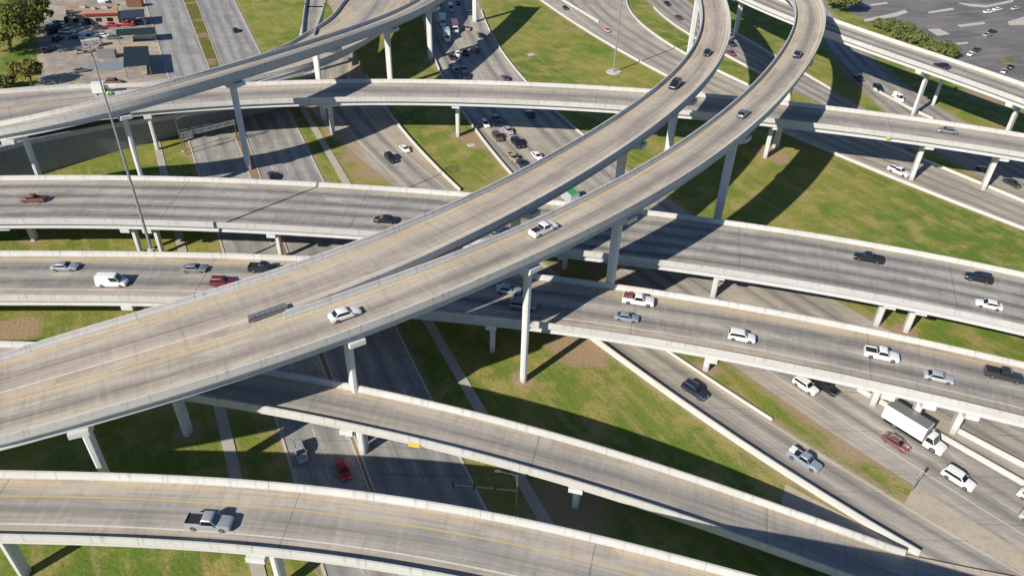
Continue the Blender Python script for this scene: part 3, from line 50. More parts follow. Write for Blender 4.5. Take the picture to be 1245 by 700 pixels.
'ramp_road':([(1.1,393.46),(-1.6,388.42),(-4.3,383.39),(-6.99,378.35),(-9.69,373.31),(-12.38,368.27),(-15.08,363.23),(-17.77,358.2),(-20.47,353.16),(-23.17,348.12),(-25.86,343.08),(-28.56,338.04),(-31.25,333.01),(-33.95,327.97),(-36.65,322.93),(-39.34,317.89),(-42.04,312.85),(-44.73,307.82),(-47.43,302.78),(-50.12,297.74),(-52.82,292.7),(-55.52,287.67),(-58.21,282.63),(-60.91,277.59),(-63.6,272.55),(-66.3,267.51),(-68.66,262.48),(-70.26,257.44),(-71.17,252.4),(-71.45,247.36),(-71.15,242.32),(-70.32,237.29),(-69.03,232.25),(-67.32,227.21),(-65.23,222.17),(-62.81,217.13),(-60.1,212.1),(-57.14,207.06),(-53.97,202.02),(-50.61,196.98),(-47.09,191.94),(-43.45,186.91),(-39.71,181.87),(-35.89,176.83),(-32.01,171.79),(-28.08,166.76),(-24.12,161.72),(-20.14,156.68),(-16.15,151.64),(-12.15,146.6),(-8.14,141.57),(-4.13,136.53),(-0.11,131.49),(3.92,126.45),(7.98,121.41),(12.07,116.38),(16.21,111.34),(20.42,106.3),(24.71,101.26),(29.1,96.22),(33.63,91.19),(38.32,86.15),(43.2,81.11),(48.31,76.07),(53.67,71.03),(59.32,66.0),(65.06,60.96),(70.79,55.92),(76.52,50.88),(82.26,45.85),(87.99,40.81),(93.72,35.77)],[(-104.77,393.46),(-102.95,388.42),(-101.13,383.39),(-99.3,378.35),(-97.48,373.31),(-95.66,368.27),(-93.84,363.23),(-92.01,358.2),(-90.19,353.16),(-88.37,348.12),(-86.54,343.08),(-84.72,338.04),(-82.9,333.01),(-81.08,327.97),(-79.25,322.93),(-77.43,317.89),(-75.61,312.85),(-73.79,307.82),(-71.96,302.78),(-70.14,297.74),(-68.32,292.7),(-66.49,287.67),(-64.67,282.63),(-62.85,277.59),(-61.03,272.55),(-59.2,267.51),(-57.38,262.48),(-55.56,257.44),(-53.74,252.4),(-51.91,247.36),(-50.09,242.32),(-48.22,237.29),(-46.27,232.25),(-44.23,227.21),(-42.11,222.17),(-39.91,217.13),(-37.63,212.1),(-35.26,207.06),(-32.8,202.02),(-30.26,196.98),(-27.63,191.94),(-24.92,186.91),(-22.11,181.87),(-19.22,176.83),(-16.23,171.79),(-13.15,166.76),(-9.98,161.72),(-6.72,156.68),(-3.35,151.64),(0.11,146.6),(3.67,141.57),(7.33,136.53),(11.09,131.49),(14.95,126.45),(18.93,121.41),(23.0,116.38),(27.19,111.34),(31.49,106.3),(35.9,101.26),(40.43,96.22),(45.08,91.19),(49.84,86.15),(54.73,81.11),(59.74,76.07),(64.87,71.03),(70.14,66.0),(75.51,60.96),(80.9,55.92),(86.28,50.88),(91.67,45.85),(97.06,40.81),(102.44,35.77)]),
'freeway':([(-79.08,620.0),(-78.29,613.98),(-77.5,607.97),(-76.71,601.95),(-75.92,595.93),(-75.13,589.91),(-74.35,583.9),(-73.56,577.88),(-72.77,571.86),(-71.98,565.84),(-71.19,559.83),(-70.4,553.81),(-69.61,547.79),(-68.82,541.78),(-68.03,535.76),(-67.24,529.74),(-66.45,523.72),(-65.66,517.71),(-64.87,511.69),(-64.08,505.67),(-63.29,499.65),(-62.5,493.64),(-61.71,487.62),(-60.92,481.6),(-60.13,475.59),(-59.34,469.57),(-58.55,463.55),(-57.76,457.53),(-56.97,451.52),(-56.18,445.5),(-55.39,439.48),(-54.6,433.47),(-53.81,427.45),(-53.03,421.43),(-52.24,415.41),(-51.45,409.4),(-50.66,403.38),(-49.87,397.36),(-49.08,391.34),(-48.29,385.33),(-47.5,379.31),(-46.71,373.29),(-45.92,367.28),(-45.13,361.26),(-44.34,355.24),(-43.55,349.22),(-42.76,343.21),(-41.97,337.19),(-41.18,331.17),(-40.39,325.15),(-39.6,319.14),(-38.81,313.12),(-37.99,307.1),(-37.09,301.09),(-36.09,295.07),(-35.01,289.05),(-33.86,283.03),(-32.62,277.02),(-31.31,271.0),(-29.92,264.98),(-28.45,258.96),(-26.91,252.95),(-25.29,246.93),(-23.6,240.91),(-21.83,234.9),(-19.99,228.88),(-18.06,222.86),(-16.06,216.84),(-13.97,210.83),(-11.79,204.81),(-9.52,198.79),(-7.16,192.77),(-4.69,186.76),(-2.13,180.74),(0.55,174.72),(3.33,168.71),(6.24,162.69),(9.27,156.67),(12.44,150.65),(15.75,144.64),(19.2,138.62),(22.81,132.6),(26.58,126.59),(30.53,120.57),(34.66,114.55),(38.98,108.53),(43.5,102.52),(48.24,96.5),(53.2,90.48),(58.39,84.46),(63.83,78.45),(69.41,72.43),(74.99,66.41),(80.57,60.4),(86.15,54.38),(91.72,48.36),(97.3,42.34),(102.88,36.33),(108.46,30.31),(114.04,24.29),(119.61,18.27),(125.19,12.26),(130.77,6.24),(136.35,0.22),(141.93,-5.79),(147.5,-11.81),(153.08,-17.83),(158.66,-23.85)],[(-50.5,620.0),(-49.82,613.98),(-49.14,607.97),(-48.45,601.95),(-47.77,595.93),(-47.09,589.91),(-46.41,583.9),(-45.72,577.88),(-45.04,571.86),(-44.36,565.84),(-43.68,559.83),(-43.0,553.81),(-42.31,547.79),(-41.63,541.78),(-40.95,535.76),(-40.27,529.74),(-39.58,523.72),(-38.9,517.71),(-38.22,511.69),(-37.54,505.67),(-36.86,499.65),(-36.17,493.64),(-35.49,487.62),(-34.81,481.6),(-34.13,475.59),(-33.44,469.57),(-32.76,463.55),(-32.08,457.53),(-31.4,451.52),(-30.71,445.5),(-30.03,439.48),(-29.35,433.47),(-28.67,427.45),(-27.99,421.43),(-27.3,415.41),(-26.62,409.4),(-25.94,403.38),(-25.26,397.36),(-24.57,391.34),(-23.89,385.33),(-23.21,379.31),(-22.53,373.29),(-21.85,367.28),(-21.16,361.26),(-20.48,355.24),(-19.8,349.22),(-19.12,343.21),(-18.43,337.19),(-17.71,331.17),(-16.92,325.15),(-16.05,319.14),(-15.11,313.12),(-14.08,307.1),(-12.98,301.09),(-11.79,295.07),(-10.51,289.05),(-9.14,283.03),(-7.68,277.02),(-6.13,271.0),(-4.47,264.98),(-2.72,258.96),(-0.86,252.95),(1.11,246.93),(3.18,240.91),(5.36,234.9),(7.66,228.88),(10.08,222.86),(12.61,216.84),(15.27,210.83),(18.05,204.81),(20.96,198.79),(24.0,192.77),(27.17,186.76),(30.48,180.74),(33.93,174.72),(37.52,168.71),(41.25,162.69),(45.12,156.67),(49.15,150.65),(53.33,144.64),(57.66,138.62),(62.15,132.6),(66.8,126.59),(71.61,120.57),(76.54,114.55),(81.48,108.53),(86.41,102.52),(91.35,96.5),(96.29,90.48),(101.22,84.46),(106.16,78.45),(111.1,72.43),(116.03,66.41),(120.97,60.4),(125.91,54.38),(130.84,48.36),(135.78,42.34),(140.72,36.33),(145.65,30.31),(150.59,24.29),(155.53,18.27),(160.46,12.26),(165.4,6.24),(170.34,0.22),(175.27,-5.79),(180.21,-11.81),(185.15,-17.83),(190.08,-23.85)]),
'connector':([(-55.23,500.77),(-53.32,495.95),(-51.41,491.12),(-49.5,486.3),(-47.59,481.48),(-45.68,476.66),(-43.77,471.83),(-41.86,467.01),(-39.95,462.19),(-38.04,457.36),(-36.13,452.54),(-34.22,447.72),(-32.31,442.9),(-30.4,438.07),(-28.49,433.25),(-26.58,428.43),(-24.67,423.6),(-22.76,418.78),(-20.85,413.96),(-18.94,409.14),(-17.03,404.31),(-15.12,399.49),(-13.21,394.67),(-11.3,389.84),(-9.39,385.02),(-7.48,380.2),(-5.57,375.38),(-3.66,370.55),(-1.75,365.73),(0.16,360.91),(2.07,356.08),(3.98,351.26),(5.89,346.44),(7.8,341.62),(9.71,336.79),(11.64,331.97),(13.6,327.15),(15.6,322.32),(17.65,317.5),(19.74,312.68),(21.88,307.86),(24.07,303.03),(26.31,298.21),(28.6,293.39),(30.95,288.57),(33.35,283.74),(35.82,278.92),(38.34,274.1),(40.92,269.27),(43.57,264.45),(46.28,259.63),(49.07,254.81),(51.92,249.98),(54.84,245.16),(57.83,240.34),(60.9,235.51),(64.05,230.69),(67.27,225.87),(70.57,221.05),(73.96,216.22),(77.43,211.4),(80.98,206.58),(84.62,201.75),(88.36,196.93),(92.18,192.11),(96.09,187.29),(100.1,182.46),(104.21,177.64),(108.41,172.82),(112.72,167.99),(117.12,163.17),(121.63,158.35),(126.2,153.53),(130.76,148.7),(135.33,143.88),(139.89,139.06),(144.46,134.24),(149.03,129.41),(153.59,124.59),(158.16,119.77),(162.72,114.94),(167.29,110.12),(171.86,105.3),(176.42,100.48),(180.99,95.65),(185.55,90.83),(190.12,86.01),(194.68,81.18),(199.25,76.36),(203.82,71.54)],[(59.98,500.77),(59.57,495.95),(59.15,491.12),(58.73,486.3),(58.31,481.48),(57.89,476.66),(57.47,471.83),(57.06,467.01),(56.64,462.19),(56.22,457.36),(55.8,452.54),(55.38,447.72),(54.97,442.9),(54.55,438.07),(54.13,433.25),(53.71,428.43),(53.29,423.6),(52.88,418.78),(52.46,413.96),(52.04,409.14),(51.62,404.31),(51.2,399.49),(50.78,394.67),(50.37,389.84),(49.95,385.02),(49.53,380.2),(49.11,375.38),(48.69,370.55),(48.28,365.73),(47.86,360.91),(47.44,356.08),(47.02,351.26),(46.6,346.44),(46.19,341.62),(45.91,336.79),(45.88,331.97),(46.07,327.15),(46.49,322.32),(47.13,317.5),(47.97,312.68),(49.02,307.86),(50.26,303.03),(51.68,298.21),(53.28,293.39),(55.04,288.57),(56.97,283.74),(59.06,278.92),(61.29,274.1),(63.66,269.27),(66.16,264.45),(68.78,259.63),(71.52,254.81),(74.36,249.98),(77.31,245.16),(80.35,240.34),(83.47,235.51),(86.67,230.69),(89.94,225.87),(93.27,221.05),(96.65,216.22),(100.08,211.4),(103.55,206.58),(107.05,201.75),(110.57,196.93),(114.11,192.11),(117.65,187.29),(121.19,182.46),(124.73,177.64),(128.25,172.82),(131.75,167.99),(135.26,163.17),(138.76,158.35),(142.27,153.53),(145.77,148.7),(149.28,143.88),(152.78,139.06),(156.28,134.24),(159.79,129.41),(163.29,124.59),(166.8,119.77),(170.3,114.94),(173.8,110.12),(177.31,105.3),(180.81,100.48),(184.32,95.65),(187.82,90.83),(191.32,86.01),(194.83,81.18),(198.33,76.36),(201.84,71.54)]),
'frontage':([(35.11,500.77),(35.66,496.54),(36.22,492.31),(36.77,488.07),(37.32,483.84),(37.87,479.61),(38.43,475.38),(38.98,471.15),(39.53,466.91),(40.08,462.68),(40.64,458.45),(41.19,454.22),(41.74,449.99),(42.29,445.76),(42.84,441.52),(43.4,437.29),(43.95,433.06),(44.5,428.83),(45.05,424.6),(45.61,420.36),(46.16,416.13),(46.71,411.9),(47.26,407.67),(47.82,403.44),(48.37,399.2),(48.92,394.97),(49.47,390.74),(50.03,386.51),(50.58,382.28),(51.13,378.05),(51.68,373.81),(52.23,369.58),(52.79,365.35),(53.34,361.12),(53.89,356.89),(54.44,352.65),(55.0,348.42),(55.55,344.19),(56.1,339.96),(56.65,335.73),(57.21,331.5),(57.86,327.26),(58.66,323.03),(59.59,318.8),(60.66,314.57),(61.85,310.34),(63.16,306.1),(64.57,301.87),(66.08,297.64),(67.68,293.41),(69.36,289.18),(71.13,284.94),(72.95,280.71),(74.84,276.48),(76.78,272.25),(78.77,268.02),(80.79,263.79),(82.83,259.55),(84.9,255.32),(86.98,251.09),(89.07,246.86),(91.15,242.63),(93.22,238.39),(95.27,234.16),(97.3,229.93),(99.29,225.7),(101.24,221.47),(103.14,217.24),(104.97,213.0),(106.75,208.77),(108.45,204.54),(110.07,200.31)],[(34.16,500.77),(35.22,496.54),(36.28,492.31),(37.34,488.07),(38.4,483.84),(39.46,479.61),(40.53,475.38),(41.59,471.15),(42.65,466.91),(43.71,462.68),(44.77,458.45),(45.83,454.22),(46.9,449.99),(47.96,445.76),(49.02,441.52),(50.08,437.29),(51.14,433.06),(52.2,428.83),(53.27,424.6),(54.33,420.36),(55.39,416.13),(56.45,411.9),(57.51,407.67),(58.57,403.44),(59.63,399.2),(60.7,394.97),(61.76,390.74),(62.82,386.51),(63.88,382.28),(64.94,378.05),(66.0,373.81),(67.07,369.58),(68.13,365.35),(69.19,361.12),(70.25,356.89),(71.31,352.65),(72.37,348.42),(73.44,344.19),(74.5,339.96),(75.56,335.73),(76.66,331.5),(77.79,327.26),(78.94,323.03),(80.13,318.8),(81.35,314.57),(82.6,310.34),(83.86,306.1),(85.16,301.87),(86.47,297.64),(87.8,293.41),(89.15,289.18),(90.52,284.94),(91.9,280.71),(93.29,276.48),(94.69,272.25),(96.11,268.02),(97.53,263.79),(98.96,259.55),(100.39,255.32),(101.82,251.09),(103.26,246.86),(104.69,242.63),(106.12,238.39),(107.55,234.16),(108.97,229.93),(110.39,225.7),(111.79,221.47),(113.18,217.24),(114.56,213.0),(115.93,208.77),(117.28,204.54),(118.61,200.31)]),
'service':([(114.93,500.77),(115.09,496.35),(115.25,491.93),(115.41,487.51),(115.56,483.09),(115.72,478.66),(115.88,474.24),(116.04,469.82),(116.2,465.4),(116.36,460.98),(116.52,456.56),(116.68,452.14),(116.84,447.72),(116.99,443.3),(117.15,438.88),(117.31,434.46),(117.47,430.03),(117.63,425.61),(117.79,421.19),(117.95,416.77),(118.11,412.35),(118.27,407.93),(118.42,403.51),(118.58,399.09),(118.74,394.67),(118.9,390.25),(119.06,385.83),(119.22,381.4),(119.38,376.98),(119.54,372.56),(119.7,368.14),(119.85,363.72),(120.01,359.3),(120.17,354.88),(120.32,350.46),(120.4,346.04),(120.41,341.62),(120.36,337.2),(120.24,332.77),(120.07,328.35),(119.85,323.93),(119.59,319.51),(119.29,315.09),(118.97,310.67),(118.62,306.25),(118.26,301.83),(117.89,297.41),(117.51,292.99),(117.14,288.57),(116.78,284.14),(116.43,279.72),(116.1,275.3),(115.8,270.88),(115.54,266.46),(115.31,262.04),(115.13,257.62),(115.01,253.2),(114.95,248.78),(114.95,244.36),(115.02,239.94),(115.17,235.51),(115.41,231.09),(115.73,226.67),(116.16,222.25),(116.68,217.83),(117.32,213.41),(118.07,208.99),(118.95,204.57),(119.96,200.15),(121.09,195.73),(122.38,191.31),(123.8,186.88),(125.39,182.46),(127.13,178.04),(129.04,173.62),(131.1,169.2),(133.19,164.78),(135.27,160.36),(137.36,155.94),(139.44,151.52),(141.53,147.1),(143.61,142.68),(145.7,138.25),(147.78,133.83),(149.87,129.41),(151.95,124.99),(154.04,120.57),(156.12,116.15),(158.21,111.73),(160.3,107.31)],[(148.34,500.77),(147.95,496.35),(147.56,491.93),(147.17,487.51),(146.78,483.09),(146.39,478.66),(146.0,474.24),(145.61,469.82),(145.22,465.4),(144.82,460.98),(144.43,456.56),(144.04,452.14),(143.65,447.72),(143.26,443.3),(142.87,438.88),(142.48,434.46),(142.09,430.03),(141.7,425.61),(141.31,421.19),(140.92,416.77),(140.53,412.35),(140.14,407.93),(139.75,403.51),(139.36,399.09),(138.97,394.67),(138.58,390.25),(138.18,385.83),(137.79,381.4),(137.4,376.98),(137.01,372.56),(136.62,368.14),(136.23,363.72),(135.84,359.3),(135.45,354.88),(135.05,350.46),(134.63,346.04),(134.18,341.62),(133.73,337.2),(133.27,332.77),(132.8,328.35),(132.35,323.93),(131.9,319.51),(131.47,315.09),(131.07,310.67),(130.69,306.25),(130.35,301.83),(130.05,297.41),(129.8,292.99),(129.6,288.57),(129.46,284.14),(129.38,279.72),(129.38,275.3),(129.45,270.88),(129.61,266.46),(129.85,262.04),(130.19,257.62),(130.63,253.2),(131.18,248.78),(131.84,244.36),(132.61,239.94),(133.52,235.51),(134.55,231.09),(135.72,226.67),(137.03,222.25),(138.49,217.83),(140.11,213.41),(141.89,208.99),(143.83,204.57),(145.94,200.15),(148.1,195.73),(150.27,191.31),(152.43,186.88),(154.59,182.46),(156.76,178.04),(158.92,173.62),(161.09,169.2),(163.25,164.78),(165.41,160.36),(167.58,155.94),(169.74,151.52),(171.91,147.1),(174.07,142.68),(176.23,138.25),(178.4,133.83),(180.56,129.41),(182.72,124.99),(184.89,120.57),(187.05,116.15),(189.22,111.73),(191.38,107.31)])}
MED=[(62.07,99.97),(81.01,79.37),(75.04,90.97),(82.97,83.08)]
POLY={'lot_left':[(-225.74,369.57),(-155.2,329.1),(-126.39,264.31),(-109.08,227.33),(-142.95,219.3),(-148.99,224.13)],
'parking':[(140.67,337.19),(148.74,316.35),(155.98,293.68),(162.64,267.72),(171.9,244.09),(186.45,201.28),(298.03,334.3),(315.2,474.3),(178.93,437.09)],
'gore':[(60.53,75.15),(64.87,71.03),(70.14,66.0),(75.51,60.96),(80.9,55.92),(86.28,50.88),(91.67,45.85),(97.06,40.81),(102.44,35.77),(108.46,30.31),(102.88,36.33),(97.3,42.34),(91.72,48.36),(86.15,54.38),(80.57,60.4),(74.99,66.41),(69.41,72.43),(63.83,78.45),(63.88,79.05)],
'apron':[(43.37,78.26),(50.97,72.4),(58.07,67.81),(64.83,62.75),(74.03,54.92),(59.91,52.27),(53.86,63.92),(41.71,74.45)]}
ISLANDS=[[(176.45,339.66),(190.57,347.26),(189.86,344.09),(176.13,337.23)],[(181.09,321.69),(194.81,327.51),(194.11,324.63),(181.2,318.97)],[(143.7,325.81),(159.52,335.54),(167.3,341.76),(167.02,337.5),(159.68,331.44),(143.17,322.38)],[(165.89,314.79),(171.03,315.82),(172.39,309.12),(166.3,306.49)],[(168.9,297.76),(174.96,299.79),(174.34,297.78),(167.98,295.74)],[(205.38,328.55),(216.55,336.6),(219.51,332.24),(216.28,326.26),(203.7,323.91)],[(150.46,346.82),(163.83,353.33),(163.57,350.73),(150.29,344.3)],[(196.9,355.55),(208.59,352.93),(226.05,363.93),(223.88,359.73),(206.97,349.6),(200.22,350.78)],[(177.17,279.14),(184.16,285.08),(181.33,276.03),(176.65,273.92)]]
BAR={'ramp_wall':[(1.1,393.46),(-1.6,388.42),(-4.3,383.39),(-6.99,378.35),(-9.69,373.31),(-12.38,368.27),(-15.08,363.23),(-17.77,358.2),(-20.47,353.16),(-23.17,348.12),(-25.86,343.08),(-28.56,338.04),(-31.25,333.01),(-33.95,327.97),(-36.65,322.93),(-39.34,317.89),(-42.04,312.85),(-44.73,307.82),(-47.43,302.78),(-50.12,297.74),(-52.82,292.7),(-55.52,287.67),(-58.21,282.63),(-60.91,277.59),(-63.6,272.55),(-66.3,267.51),(-68.66,262.48),(-70.26,257.44),(-71.17,252.4),(-71.45,247.36),(-71.15,242.32),(-70.32,237.29),(-69.03,232.25),(-67.32,227.21),(-65.23,222.17),(-62.81,217.13),(-60.1,212.1),(-57.14,207.06),(-53.97,202.02),(-50.61,196.98),(-47.09,191.94),(-43.45,186.91),(-39.71,181.87),(-35.89,176.83),(-32.01,171.79),(-28.08,166.76),(-24.12,161.72),(-20.14,156.68),(-16.15,151.64),(-12.15,146.6),(-8.14,141.57),(-4.13,136.53),(-0.11,131.49),(3.92,126.45),(7.98,121.41),(12.07,116.38),(16.21,111.34),(20.42,106.3),(24.71,101.26),(29.1,96.22),(33.63,91.19),(38.32,86.15),(43.2,81.11),(48.31,76.07),(53.67,71.03),(59.32,66.0),(65.06,60.96),(70.79,55.92),(76.52,50.88),(82.26,45.85),(87.99,40.81),(93.72,35.77)]}
